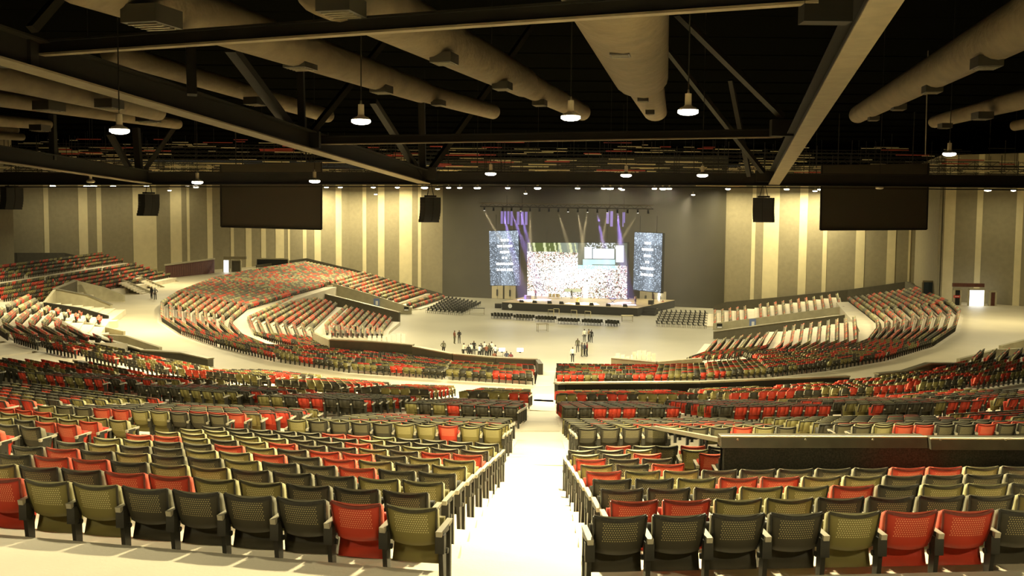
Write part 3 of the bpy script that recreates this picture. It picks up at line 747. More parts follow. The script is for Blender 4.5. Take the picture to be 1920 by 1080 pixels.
for k, (a, b) in enumerate((((1740, 95, 50), (1735, 290, 50)),)):
    r = thing('hanging_strap', 'pale strap hanging straight down at upper right', 'strap')
    mb = MB(); mb.bar(P(*a[:2], d=a[2]), P(*b[:2], d=b[2]), .10, .02); mb.build('webbing', 'flange', r)
    mb = MB(); mb.box(P(1734, 172, d=50), (.14, .1, .3)); mb.build('buckle', 'steel', r)
# purlins of the roof deck
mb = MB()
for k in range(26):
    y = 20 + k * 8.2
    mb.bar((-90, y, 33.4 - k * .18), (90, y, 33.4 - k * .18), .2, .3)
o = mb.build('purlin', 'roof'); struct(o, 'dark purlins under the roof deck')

# ---- air ducts
def duct(label, segs, diff, squash=1.0):
    """segs: (px, py, d, diameter) pairs per section"""
    root = thing('air_duct', label, 'duct', group='overhead air ducts')
    for a, b in segs:
        A = P(a[0], a[1], d=a[2]); B = P(b[0], b[1], d=b[2]); t = (B - A).normalized()
        mb = MB(); n = 20
        x = t.cross(Vector((0, 0, 1))).normalized(); y = x.cross(t)
        vs = []; prof = [(0, .80), (.004, .93), (.012, 1.0), (.25, 1), (.5, 1), (.75, 1), (.985, 1.0), (.995, .93), (1, .80)]
        L = (B - A)
        for s, k in prof:
            r = (a[3] + (b[3] - a[3]) * s) / 2 * k
            for j in range(n):
                an = 2 * math.pi * j / n
                vs.append(A + L * s + x * (r * math.cos(an)) + y * (r * squash * math.sin(an)))
        fs = [(i * n + j, i * n + (j + 1) % n, (i + 1) * n + (j + 1) % n, (i + 1) * n + j) for i in range(len(prof) - 1) for j in range(n)]
        fs += [tuple(range(n))[::-1], tuple((len(prof) - 1) * n + j for j in range(n))]
        mb.add(vs, fs); mb.build('duct_section', 'duct', root, smooth=True)
    for px, py, d, w in diff:
        c = P(px, py, d=d * (.93 if squash < 1 else .955)); t = (P(*segs[-1][1][:2], d=segs[-1][1][2]) - P(*segs[0][0][:2], d=segs[0][0][2])).normalized()
        rz = math.atan2(t.y, t.x)
        s = w * d / F
        mb = MB(); mb.box(c, (s, s * .85, s * .38), rz=rz); dd = mb.build('diffuser', 'diffuser', root)
        mb = MB()
        for j in range(4): mb.box(c + Vector((0, 0, -s * .2)) + Vector((math.cos(rz), math.sin(rz), 0)) * (s * (-.33 + .22 * j)), (s * .06, s * .7, s * .05), rz=rz)
        mb.build('louvre', 'steel', dd)
duct('widest pale duct ending near top centre, with four diffusers', [((1140, -60, 25, 2.95), (1202, 148, 45, 2.35)), ((1203, 146, 45, 1.85), (1229, 212, 60, 1.36))], [(1163, 97, 34.5, 40), (1190, 153, 43.5, 29), (1206, 186, 51, 22), (1219, 211, 57, 18)], squash=.72)
duct('pale duct running down to the lamp at top centre, three diffusers', [((600, -40, 26, 1.75), (985, 156, 46, 1.30)), ((975, 152, 45, 1.15), (1093, 211, 60, .98))], [(833, 110, 35.5, 46), (942, 161, 43, 34), (1012, 193, 50.5, 26), (640, 12, 27.5, 75)])
duct('long pale duct left of centre with a stepped end', [((130, -55, 25, 1.5), (795, 173, 48, 1.05)), ((780, 169, 47, .92), (926, 210, 60, .86))], [(285, 32, 28, 82), (563, 119, 38, 50), (715, 167, 45, 36), (822, 193, 51, 24)])
duct('duct half hidden behind the long roof beam at left', [((200, 95, 44, .95), (618, 218, 60, .80))], [(480, 190, 53, 34)])
duct('uppermost of the stacked ducts at far left', [((-120, 118, 38, 1.05), (300, 212, 54, .85))], [(205, 195, 49.5, 40)])
duct('second of the stacked ducts at far left, longest', [((-120, 168, 44, .80), (336, 233, 60, .60))], [(92, 199, 50, 42), (278, 222, 58, 34)])
duct('third of the stacked ducts at far left, short', [((-150, 214, 50, .75), (94, 234, 60, .58))], [(75, 240, 59, 28)])
duct('fourth short duct at far left edge', [((-150, 234, 54, .5), (33, 244, 60, .4))], [])
duct('lowest short duct at far left edge', [((-150, 246, 54, .5), (44, 257, 60, .42))], [])
duct('pale duct crossing the upper right corner, four diffusers', [((2060, -35, 27, 1.75), (1606, 216, 60, 1.0))], [(1850, 117, 37, 50), (1748, 167, 45, 34), (1685, 201, 53, 26), (1638, 222, 58.5, 20)])
duct('slimmer duct below it at the right edge', [((2060, 150, 42, 1.1), (1750, 229, 60, .72))], [(1842, 217, 53.5, 32), (1772, 236, 58.5, 22)])
duct('duct end just showing at the right edge', [((2060, 210, 54, .75), (1900, 236, 60, .6))], [])

# ---- lighting grid above the far end of the hall
gridg = 'far ceiling lighting grid'
random.seed(5)
places = 'lowest second third fourth fifth sixth seventh eighth ninth'.split()
for j in range(9):
    d = 92 + 9 * j; py = 343 - 7.5 * j - (2 if j % 2 else 0)
    z = P(960, py, d=d).z
    x0, x1 = -.50 * d, .52 * d
    root = thing('lighting_truss', 'thin dark lattice truss across the far ceiling, %s of the grid' % places[j], 'truss', (0, d, z), group=gridg)
    for dz in (0, .55):
        mb = MB(); mb.tube((x0, 0, dz), (x1, 0, dz), .06, n=6); mb.build('chord_pipe', 'beam', root)
    mb = MB(); x = x0
    while x < x1:
        mb.bar((x, 0, 0), (x + .8, 0, .55), .04, .04); mb.bar((x + .8, 0, .55), (x + 1.6, 0, 0), .04, .04); x += 1.6
    mb.build('lattice', 'beam', root)
    mb = MB()
    for k in range(26):
        x = random.uniform(x0, x1); w = random.uniform(.8, 4.5)
        mb.box((x, random.uniform(-1, 1), random.uniform(-.2, 1.6)), (w, .25, .09))
    o = mb.build('cable_tray', 'panel_cream', root); o['kind'] = 'stuff'
    mb = MB()
    for k in range(7 if j > 3 else 2):
        x = random.uniform(x0, x1); w = random.uniform(1.5, 5)
        mb.box((x, 0, random.uniform(.8, 1.7)), (w, .15, .12))
    o = mb.build('sprinkler_main', mat('red_pipe', (.42, .05, .03), .5), root); o['kind'] = 'stuff'
    mb = MB()
    for k in range(30):
        x = random.uniform(x0, x1); mb.tube((x, 0, 0), (x, 0, random.uniform(1, 4)), .035, n=5)
    o = mb.build('hanger', 'beam', root); o['kind'] = 'stuff'

# ---- high-bay lamps
body = MB(); body.lathe((0, 0, 0), [(.03, .46), (.085, .45), (.09, .16), (.13, .10)], 14)
cone = MB(); cone.lathe((0, 0, 0), [(.11, .12), (.20, .09), (.27, .03), (.275, .0), (.26, .0)], 20)
face = MB(); face.lathe((0, 0, 0), [(.272, .02), (.268, -.05), (.20, -.09), (.10, -.11), (.0, -.115)], 20)
hook = MB(); hook.tube((0, 0, .44), (0, 0, .56), .035, .02, n=8)
LM = dict(housing=body.mesh('housing', 'lamp_body'), reflector=cone.mesh('reflector', 'lamp_body'), lens=face.mesh('lens', 'lamp_face'), lens_off=face.mesh('lens', 'lamp_dim'), hook=hook.mesh('hook', 'steel'))
def lamp(px, py, d, w, label, power=1.0, scale=1.0, lit=True, loc=None, spread=150):
    c = Vector(loc) if loc else P(px, py, d=d)
    o = thing('high_bay_lamp', label, 'lamp', c, 0, 'high-bay lamps under the roof')
    o.scale = (scale,) * 3
    for k in ('housing', 'reflector', 'hook'): link(k, LM[k], o)
    roof = 34 - 5 * (c.y + 30) / 270
    rod = MB(); rod.tube((0, 0, .44), (0, 0, (roof - c.z) / scale), .018, n=5); rod.build('suspension_rod', 'beam', o)
    link('lens', LM['lens' if lit else 'lens_off'], o)
    if lit and power:
        ld = bpy.data.lights.new('lamp_light', 'AREA'); ld.shape = 'DISK'; ld.size = .5; ld.color = LAMP_COL; ld.energy = 1500 * LAMP_W * power; ld.spread = math.radians(spread)
        lo = bpy.data.objects.new('lamp_light', ld); COL.objects.link(lo); lo.parent = o; lo.location = (0, 0, -.14)
    return o
NEARL = [(224, 244, 29, 'over the far left tiers'), (677, 226, 29, 'left of centre, brightest on the left'), (1070, 219, 28.5, 'at top centre beside the duct end'), (1290, 208, 27, 'right of the widest duct, largest of all'), (1780, 288, 44, 'at right before the black screen')]
for px, py, d, lab in NEARL: lamp(px, py, d, 0, 'lit round high-bay lamp ' + lab, .25 if px < 1700 else .4, 1.0)
for px, py, lab in ((370, 341, 'left of the left black screen'), (590, 339, 'before the left black screen'), (920, 325, 'in middle row above left stage screen'), (1174, 328, 'in middle row above right stage screen'), (1317, 328, 'in middle row nearest the right roof beam')):
    lamp(px, py, 64, 0, 'lit high-bay lamp ' + lab, 1.15, 1.25)
lamp(170, 340, 66, 0, 'unlit high-bay lamp above the far left wall', lit=False); lamp(1649, 352, 70, 0, 'unlit high-bay lamp before the right black screen', lit=False)
FARL = [99, 162, 175, 212, 275, 352, 367, 612, 638, 700, 745, 796, 841, 862, 895, 952, 1008, 1083, 1132, 1144, 1164, 1227, 1243, 1255, 1365, 1475, 1538, 1852]
DIM = {175, 367, 796, 895, 1008, 1144, 1243}
def wall_depth(px):
    if px < 400: return 150 + (px + 160) * .084 - 4
    if px < 831: return 205
    if px < 1361: return 200 - (px - 831) * .043 - 4
    if px < 1724: return 180 - (px - 1361) * .03
    return 136
for i, px in enumerate(FARL):
    py = 351 + (px - 700) * .0045
    dim = px in DIM
    lamp(px, py, 104 if dim else wall_depth(px), 0, 'small lit lamp in far row under the roof, %s from left' % (ORD[i] if i < 20 else 'twenty-' + ORD[i - 20]), 1.5 if dim else (.08 if px < 400 else .72 if px < 831 else .15 if px > 1700 else .85 if px > 1361 else .2), 1.25 if dim else 1.6, spread=175)
# extra lamps: row just ahead read off seat shadows, the rest added for brightness
for i, (x, y, z, pw) in enumerate(((-9, 15, 21.8, .30), (2.0, 16.5, 21.8, 1.1), (11, 16, 21.8, .18), (-10, -2, 22.5, .34), (6, -2, 22.5, .30), (-26, 28, 21.8, .5), (28, 30, 21.8, .2),
                                    (-10, 135, 20.3, 1.15), (14, 130, 20.3, 1.15), (38, 128, 20.3, 1.1), (-32, 130, 20.3, 1.5), (2, 160, 20.3, .7), (28, 158, 20.3, .7), (-24, 178, 20.3, 2.2), (-54, 160, 20.3, 1.1), (58, 118, 20.3, .7), (-60, 118, 20.3, .7), (50, 88, 24, .7), (-52, 84, 24, .7))):
    lamp(0, 0, 0, 0, 'extra high-bay lamp added to the seen rows, %s' % ORD[i], pw, 1.0, loc=(x, y, z))

# ---- unlit projection screens hanging from the roof
def hung_screen(label, TL, TR, BR, BL, d):
    pts = [P(*q, d=d) for q in (TL, TR, BR, BL)]
    root = thing('projection_screen', label, 'screen', (pts[3] + pts[2]) / 2)
    r = [p - root.location for p in pts]
    mb = MB(); o = Vector((0, .25, 0)); mb.hexa([r[3], r[2], r[2] + o, r[3] + o], [r[0], r[1], r[1] + o, r[0] + o]); mb.build('panel', 'screen_back', root)
    mb = MB()
    for a, b in ((r[3], r[2]), (r[0], r[3]), (r[1], r[2])): mb.bar(a + Vector((0, -.02, 0)), b + Vector((0, -.02, 0)), .12, .12)
    mb.build('frame', 'black', root)
    for t in (.15, .85):
        p = r[0].lerp(r[1], t); mb = MB(); mb.tube(p, p + Vector((0, 0, 4)), .04, n=6); mb.build('cable', 'beam', root)
hung_screen('big unlit black screen hanging at left above the seats', (414, 309), (603, 304), (603, 430), (415, 425), 80)
hung_screen('big unlit black screen hanging at right above the seats', (1541, 310), (1741, 306), (1737, 430), (1538, 431), 80)

# ---- line-array loudspeakers
def array(label, px, py0, py1, w, d, turn):
    top = P(px, py0, d=d); bot = P(px, py1, d=d); H = top.z - bot.z; W = w * d / F
    root = thing('line_array_speaker', label, 'loudspeaker', (top.x, top.y, top.z), turn, 'hanging line-array loudspeakers')
    n = 8
    for col in (-1, 1):
        y = 0; z = 0
        for k in range(n):
            an = max(0, k - 2) * .10; h = H / n * 1.04
            mb = MB(); cw = W / 2 * .96
            c = Vector((col * W / 4, y, z - h / 2))
            mb.hexa([(c.x - cw / 2, y - .38, z - h * .995), (c.x + cw / 2, y - .38, z - h * .995), (c.x + cw / 2, y + .38, z - h * .98), (c.x - cw / 2, y + .38, z - h * .98)],
                    [(c.x - cw / 2, y - .38, z), (c.x + cw / 2, y - .38, z), (c.x + cw / 2, y + .38, z), (c.x - cw / 2, y + .38, z)])
            mb.build('cabinet', 'black', root)
            z -= h * math.cos(an); y += h * math.sin(an)
    mb = MB(); mb.box((0, 0, .08), (W * .55, .5, .12)); mb.build('bumper', 'black', root)
    mb = MB()
    for x in (-.2, .2): mb.tube((x * W, 0, .1), (x * W * .3, 0, .9), .025, n=6)
    mb.tube((0, 0, .85), (0, 0, 3), .03, n=6); mb.build('rigging', 'beam', root)
array('black curved loudspeaker array hanging before the left striped wall', 279, 364, 404, 33, 72, 1.0)
array('black curved loudspeaker array hanging left of the stage', 807, 370, 416, 34, 72, .6)
array('black curved loudspeaker array hanging right of the stage', 1432, 371, 416, 37, 72, -.45)
array('black loudspeaker array hanging at the far left edge', 22, 352, 392, 34, 72, 1.0)
# ================================================================== stage
S0, S1 = P(941, 581, h=17), P(1195, 593, h=17)
se = (S1 - S0).normalized(); sn = Vector((-se.y, se.x, 0))           # along the front edge / away from us
def SP(u, v, z): return S0 + se * u + sn * v + Vector((0, 0, z))
SWID = (S1 - S0).length
stage = thing('stage', 'wide low stage with black front and pale deck below the big screen', 'stage', S0)
def srel(p): return p - S0
mb = MB(); q = [srel(SP(0, 0, 0)), srel(SP(SWID, 0, 0)), srel(SP(SWID + 2, 19, 0)), srel(SP(-1, 19, 0))]
mb.hexa(q, [p + Vector((0, 0, 1.35)) for p in q]); mb.build('platform', 'black_cloth', stage)
mb = MB(); mb.hexa([p + Vector((0, 0, 1.36)) for p in q], [p + Vector((0, 0, 1.42)) for p in q]); mb.build('deck', mat('stage_deck', (.60, .48, .28), .45, noise=(.5, .1)), stage)
c = SP(1.6, -.03, .75); mb = MB(); mb.tube(srel(c), srel(c - sn * .04), .38, n=18); mb.tube(srel(c - Vector((0, 0, .12))), srel(c - sn * .06 - Vector((0, 0, .12))), .22, n=12); mb.build('emblem', 'sign_white', stage)
mb = MB()
for k in range(3): mb.hexa(*[[srel(SP(SWID + .3 + a, 2 + k * .4 + b, z)) for a, b in ((0, 0), (2.2, 0), (2.2, .45), (0, .45))] for z in (0, .45 * (k + 1))])
mb.build('steps', 'black_cloth', stage)
for i, u in enumerate((3.5, 6, 8.8, 11, 14, 16.5, 19.5, 22.5)):
    if u > SWID: continue
    o = thing('stage_monitor', 'black wedge monitor on the stage edge, %s from left' % ORD[i], 'loudspeaker', SP(u, .7, 1.42), math.atan2(se.y, se.x), 'wedge monitors along the stage edge')
    mb = MB(); mb.hexa([(-.35, -.25, 0), (.35, -.25, 0), (.35, .3, 0), (-.35, .3, 0)], [(-.35, -.2, .5), (.35, -.2, .5), (.35, .1, .25), (-.35, .1, .25)]); mb.build('cabinet', 'black', o)
    mb = MB(); mb.hexa([(-.3, -.1, .42), (.3, -.1, .42), (.3, .08, .30), (-.3, .08, .30)], [(-.3, -.1, .44), (.3, -.1, .44), (.3, .08, .32), (-.3, .08, .32)]); mb.build('grille', 'diffuser', o)

def colour_grid(name, nx, ny, fn, strength):
    """a lit screen: little cells of colour over a unit square"""
    me = bpy.data.meshes.new(name)
    xs = np.linspace(0, 1, nx + 1); ys = np.linspace(0, 1, ny + 1)
    v = [(x, 0, y) for y in ys for x in xs]
    f = [(j * (nx + 1) + i, j * (nx + 1) + i + 1, (j + 1) * (nx + 1) + i + 1, (j + 1) * (nx + 1) + i) for j in range(ny) for i in range(nx)]
    me.from_pydata(v, [], f)
    at = me.color_attributes.new('picture', 'FLOAT_COLOR', 'CORNER')
    cols = np.ones((len(f), 4, 4)); 
    for j in range(ny):
        for i in range(nx): cols[j * nx + i, :, :3] = fn((i + .5) / nx, (j + .5) / ny)
    at.data.foreach_set('color', cols.ravel())
    m = bpy.data.materials.new(name); m.use_nodes = True; nt = m.node_tree; nt.nodes.clear()
    o = nt.nodes.new('ShaderNodeOutputMaterial'); e = nt.nodes.new('ShaderNodeEmission'); a = nt.nodes.new('ShaderNodeVertexColor'); a.layer_name = 'picture'
    e.inputs[1].default_value = strength
    nt.links.new(a.outputs[0], e.inputs[0]); nt.links.new(e.outputs[0], o.inputs[0])
    me.materials.append(m)
    return me
rng = np.random.default_rng(3)
def crowd(u, v):
    n = rng.random()
    if v > .82 + .0 and u < .52 and v > .84 - .10 * max(0, (u - .3) / .22):
        s = math.sin((u + .1 * v) * 120) + .7 * math.sin((u + .1 * v) * 47 + 1)
        return (.62, .66, .36) if s > .55 else ((.10, .13, .03) if u < .32 else (.22, .26, .20))
    if u > .52 and v > .60:
        for a, b, c0, d0 in ((.585, .655, .72, .93), (.665, .875, .72, .90), (.89, .965, .66, .96)):
            if a < u < b and c0 < v < d0: return (1.0, 1.15, 1.35)
        if .57 < u < .88 and v < .70 and v > .60 + .05 * (u - .57): return (.55, .85, .85)
        if v > .90: return (.8, .85, .9) if n > .72 and .6 < u < .92 else (.12, .13, .09)
        return (.13, .14, .10)
    if .52 < u < .9 and .52 < v <= .60: return (.5, .95, .9) if n > .4 else (.9, 1, 1)
    if .38 < u < .55 and .10 < v < .17: return (.55, .55, .30)
    if .57 < u < .62 and v < .27: return (1.5, 1.5, 1.5)
    cen = math.exp(-((u - .46) ** 2 / .10 + (v - .45) ** 2 / .07))
    p = .08 + .62 * max(0, 1 - cen * 1.3)
    if abs(v - (.30 - .45 * (u - .12))) < .035 and u < .4: p *= .3
    if v < .10 and u < .45: p *= .3
    if n < p * .36: return (.10, .08, .04)
    if n < p * .46: return (.45, .10, .06)
    if n < p * .80: return (.50, .44, .30)
    if n < p: return (1.0, .80, .70)
    return (1.35, 1.32, 1.25)
def starry(u, v):
    n = rng.random(); b = .20 + .16 * math.exp(-((u - .55) ** 2 / .02)) + .12 * (v > .8)
    k = b + (.55 * rng.random() if n > .72 else 0) + (.5 if n > .96 else 0) - .10 * rng.random()
    return (k * .80, k * .95, k * 1.12)
def led(name, label, TL, TR, BR, BL, nx, ny, fn, strength, words=None):
    """TL..BL: (px, py, d)"""
    t, r, b, l = (P(*q[:2], d=q[2]) for q in (TL, TR, BR, BL))
    root = thing(name, label, 'screen', l)
    me = colour_grid(name + '_picture', nx, ny, fn, strength)
    ex = b - l; ez = ((t - l) + (r - b)) / 2
    o = link('picture', me, root)
    nrm = ex.cross(ez).normalized()
    if nrm.y > 0: nrm = -nrm
    o.matrix_local = Matrix((ex, -nrm, ez)).transposed().to_4x4() if False else Matrix(((ex.x, -nrm.x, ez.x, nrm.x * .06), (ex.y, -nrm.y, ez.y, nrm.y * .06), (ex.z, -nrm.z, ez.z, nrm.z * .06), (0, 0, 0, 1)))
    mb = MB(); a, c_, d_ = Vector(), ex, ez
    k = -nrm * .5
    mb.hexa([a - ex * .01 - ez * .01, ex * 1.01 - ez * .01, ex * 1.01 - ez * .01 + k, a - ex * .01 - ez * .01 + k], [ez * 1.01 - ex * .01, ex * 1.01 + ez * 1.01, ex * 1.01 + ez * 1.01 + k, ez * 1.01 - ex * .01 + k]); mb.build('cabinet', 'black', root)
    if words:
        H = ez.length; W = ex.length
        for j, w in enumerate(words):
            fc = bpy.data.curves.new('lettering', 'FONT'); fc.body = w; fc.align_x = 'CENTER'; fc.align_y = 'CENTER'; fc.size = H * .054; fc.offset = H * .0022
            fc.materials.append(MT['letter'])
            fo = bpy.data.objects.new('lettering_tmp', fc); COL.objects.link(fo); dgx = bpy.context.evaluated_depsgraph_get(); lm = bpy.data.meshes.new_from_object(fo.evaluated_get(dgx)); bpy.data.objects.remove(fo); fo = link('lettering', lm, root)
            p = ex * .5 + ez * (.822 - .1085 * j) + nrm * .12
            xa = ex.normalized(); za = ez.normalized(); ya = -xa.cross(za)
            fo.matrix_local = Matrix(((xa.x, za.x, nrm.x, p.x), (xa.y, za.y, nrm.y, p.y), (xa.z, za.z, nrm.z, p.z), (0, 0, 0, 1)))
    for s in (.2, .8):
        mb = MB(); p = ex * s + ez; mb.tube(p, p + Vector((0, 0, 3)), .05, n=6); mb.build('hanging_cable', 'beam', root)
    return root
MT['letter'] = mat('white_letters', (1, 1, 1), emit=(1, 1, 1), estr=1.6)
VERSE = ['THIS IS', "THE LORD'S", 'DOING', 'IT IS', 'MARVELLOUS', 'IN OUR EYES']
led('stage_screen', 'big bright stage screen showing a crowded arena', (989, 454, 195), (1176, 456, 187.5), (1176, 560, 187.5), (989, 556, 195), 120, 67, crowd, .62)
led('side_screen', 'tall starry blue screen with six lines of text, left of stage', (919.5, 432, 188), (974, 432.5, 186), (974, 534, 186), (919.5, 535, 188), 40, 74, starry, .62, VERSE)
led('side_screen', 'tall starry blue screen with six lines of text, right of stage', (1189.5, 435.5, 180), (1242.5, 438, 174), (1239.5, 549, 174), (1187.5, 543, 180), 40, 78, starry, .62, VERSE)

# ---- doors in the stage wall
def stage_wall_pt(px, off=.3):
    r = ray(px, 420); a = SW_a; b = SW_b
    A = np.array([[b.x - a.x, -r.x], [b.y - a.y, -r.y]]); s = np.linalg.solve(A, np.array([-a.x, -a.y])); p = a + (b - a) * s[0]
    n = Vector((b.y - a.y, -(b.x - a.x))).normalized()
    if n.y > 0: n = -n
    return p + n * off
for i, (x0, x1) in enumerate(((924, 945.5), (948, 969.5), (1202.5, 1226), (1228.5, 1253))):
    a = stage_wall_pt(x0); b = stage_wall_pt(x1); e = (b - a); n = Vector((e.y, -e.x)).normalized()
    root = bpy.data.objects.new('door_%d' % (i + 1), None); COL.objects.link(root); struct(root, 'pale double door in the stage wall, %s from left' % ORD[i])
    for s0, s1 in ((.02, .49), (.51, .98)):
        mb = MB(); mb.wall(a + e * s0, a + e * s1, (0.05, 2.75), (0.05, 2.75), .08); lf = mb.build('leaf', 'door', root)
        m = a + e * (.46 if s0 < .3 else .54) - n * 0 + Vector((0, 0)); 
        hp = Vector((m.x, m.y, 0)) + Vector((n.x, n.y, 0)) * .1
        mb = MB(); mb.tube(hp + Vector((0, 0, .6)), hp + Vector((0, 0, 1.9)), .07, n=6); mb.build('handle', 'black', lf)
    mb = MB(); mb.wall(a, b, (2.78, 2.95), (2.78, 2.95), .2); mb.build('frame', 'dark_wall', root)
a = stage_wall_pt(1238.5, .5); b = stage_wall_pt(1241, .5)
mb = MB(); mb.wall(a, b, (0.05, 2.7), (0.05, 2.7), .04); struct(mb.build('daylight_gap', mat('daylight_slit', (1, 1, 1), emit=(.95, .97, 1), estr=6)), 'bright daylight through the half open door right of stage')  # glowing strip stands for daylight in the door gap

# ---- rig over the stage: truss, moving heads, glowing panels standing in for purple beams
rig0, rig1 = P(900, 387, d=186), P(1225, 392, d=172)
root = thing('stage_truss', 'lighting truss loaded with stage lamps above the stage', 'truss', rig0)
for dz in (0, .6):
    mb = MB(); mb.tube(Vector((0, 0, dz)), rig1 - rig0 + Vector((0, 0, dz)), .08, n=6); mb.build('chord_pipe', 'flange' if dz else 'beam', root)
mb = MB()
for k in range(40):
    a = (rig1 - rig0) * (k / 40); b = (rig1 - rig0) * ((k + 1) / 40); mb.bar(a + Vector((0, 0, .6 * (k % 2))), b + Vector((0, 0, .6 * (1 - k % 2))), .06, .06)
mb.build('lattice', 'beam', root)
hd = MB(); hd.box((0, 0, -.18), (.4, .3, .12)); hd.tube((0, 0, -.3), (0, -.1, -.75), .16, .2, n=10); hm = hd.mesh('moving_head', 'black')
HEADS = []
for k in range(18):
    t = (k + .5) / 18; p = rig0.lerp(rig1, t)
    o = thing('stage_light', 'black moving-head stage light, %s from left on the truss' % ORD[k], 'stage light', p, 0, 'moving heads on the stage truss')
    link('head', hm, o)
    mb = MB(); mb.lathe((0, -.1, -.76), [(.17, 0), (0, .0)], 10); link('lens', mb.mesh('lens', 'lamp_face' if k in (0, 4, 9, 11, 13, 16) else 'diffuser'), o)
    HEADS.append(p)
purple = mat('purple_beam_glow', (.30, .24, .55), .8, emit=(.34, .26, .80), estr=.22)  # glow colour imitates purple beams in the haze
for i, (x0, x1, y0, y1, dd) in enumerate(((938, 962, 396, 424, 188), (968, 990, 397, 425, 188), (1136, 1150, 396, 430, 182), (1167, 1172, 398, 430, 180))):
    a, b = P(x0, y0, d=dd), P(x1, y1, d=dd)
    o = thing('purple_beam_panel', 'glowing panel standing in for purple beams over the stage, %s from left' % ORD[i], 'beam stand-in', (a.x, a.y, b.z), group='purple panels over the stage')
    mb = MB(); mb.tube(((b.x - a.x) / 2, 0, a.z - b.z - .3), ((b.x - a.x) / 2, 0, a.z - b.z + 3), .04, n=5); mb.build('hanger', 'beam', o)
    n = max(2, int((b.x - a.x) / .55))
    for k in range(n):
        w = (b.x - a.x) / n; mb = MB(); zz = random.uniform(.6, 1) * (a.z - b.z)
        mb.box(((k + .5) * w, 0, (a.z - b.z) - zz / 2), (w * .7, .1, zz)); mb.build('strip', purple, o)
# drum riser, instruments and cases on the deck
def gear(label, u, v, parts, name='stage_equipment', cat='equipment'):
    o = thing(name, label, cat, SP(u, v, 1.42), math.atan2(se.y, se.x), 'equipment on the stage deck')
    for nm, mk, fn in parts:
        mb = MB(); fn(mb); mb.build(nm, mk, o)
gear('drum kit with cymbals at left rear of the stage', 5.5, 12, [('drum', 'panel_cream', lambda m: [m.tube((x, y, .2), (x, y, .8), .3, n=12) for x, y in ((0, 0), (.8, .2), (-.8, .2), (.4, .9))]), ('cymbal', 'steel', lambda m: [m.tube((x, .6, 1.2), (x, .6, 1.22), .35, n=12) for x in (-1.2, 1.3)]), ('stand', 'black', lambda m: [m.tube((x, .6, 0), (x, .6, 1.2), .03, n=6) for x in (-1.2, 1.3)])], 'drum_kit', 'drums')
gear('clear lectern at centre of the stage', 13.2, 3, [('desk', 'panel_cream', lambda m: m.hexa([(-.4, -.3, 1.0), (.4, -.3, 1.0), (.4, .3, 1.1), (-.4, .3, 1.1)], [(-.4, -.3, 1.06), (.4, -.3, 1.06), (.4, .3, 1.16), (-.4, .3, 1.16)])), ('column', 'panel_cream', lambda m: m.box((0, 0, .5), (.5, .35, 1.0)))], 'lectern', 'lectern')
gear('keyboard on a folding stand at right of the stage', 19, 5, [('keyboard', 'black', lambda m: m.box((0, 0, .95), (1.4, .4, .12))), ('leg', 'black', lambda m: m.bar((-.5, 0, 0), (.5, 0, .9), .06, .06)), ('leg', 'black', lambda m: m.bar((.5, 0, 0), (-.5, 0, .9), .06, .06))], 'keyboard', 'keyboard')
for i, (u, v, s) in enumerate(((-2, 3, 1.0), (-1.4, 4.6, .8), (2.2, 7, .9), (SWID + 1.6, 5, 1.1), (SWID + .4, 7.5, .9))):
    z = 0 if u < -.5 or u > SWID + 1 else 1.42
    o = thing('flight_case', 'dark equipment case beside the stage, %s from left' % ORD[i], 'case', SP(u, v, z), .3 * i, 'cases beside the stage')
    mb = MB(); mb.box((0, 0, s * .40), (s * 1.2, s * .8, s * .8)); mb.build('body', 'black_cloth', o); mb = MB(); mb.box((0, 0, s * .83), (s * 1.24, s * .84, s * .06)); mb.build('lid', 'steel', o)

# ================================================================== chairs and tables on the floor
ch = MB(); ch.box((0, 0, .45), (.46, .44, .06)); ch.hexa([(-.22, -.22, .48), (.22, -.22, .48), (.22, -.17, .48), (-.22, -.17, .48)], [(-.22, -.32, .92), (.22, -.32, .92), (.22, -.28, .92), (-.22, -.28, .92)])
for x in (-.2, .2):
    for y in (-.19, .19): ch.bar((x, y, 0), (x, y, .44), .035, .035)
CHM = ch.mesh('stacking_chair', 'chair_dark'); CHW = ch.mesh('stacking_chair', 'white_chair')
frz = math.atan2(se.y, se.x)
def chair(p, rz, label, group, me=CHM):
    o = link('stacking_chair', me); o.location = p; o.rotation_euler = (0, 0, rz); tag(o, label, 'chair', group)
def bil(q, s, t):
    a = Vector(q[0]).lerp(Vector(q[1]), s); b = Vector(q[3]).lerp(Vector(q[2]), s); return a.lerp(b, t)
q = [P(x, y, h=17) for x, y in ((838, 562), (904, 574), (866, 593), (795, 588))]
for r in range(9):
    for k in range(9): chair(bil(q, (r + .5) / 9, (k + .5) / 9), frz + 1.2, 'dark chair left of the stage, %s in its slanting row, %s row from left' % (ORD[8 - k], ORD[r]), 'dark chairs left of the stage')
q = [P(x, y, h=17) for x, y in ((1240, 588), (1329, 590), (1326, 619), (1228, 614))]
for r in range(10):
    for k in range(6): chair(bil(q, (r + .5) / 10, (k + .5) / 6), frz - .9, 'dark chair right of the stage, %s from the front, %s column from left' % (ORD[5 - k], ORD[r]), 'dark chairs right of the stage')
for g, (x0, x1, y) in enumerate(((921, 958, 597), (963, 999, 600), (1004, 1040, 603), (1046, 1084, 607), (1091, 1127, 609), (1135, 1158, 611))):
    a = P(x0, y, h=17); b = P(x1, y + 2, h=17); n = 6 if g < 5 else 4
    for r in range(2):
        for k in range(n):
            p = a.lerp(b, (k + .5) / n) + sn * (r * 1.2)
            chair(p, frz, 'dark chair before the stage, %s group from left, %s row, %s along' % (ORD[g], ('front', 'back')[r], ORD[k]), 'dark chairs before the stage')
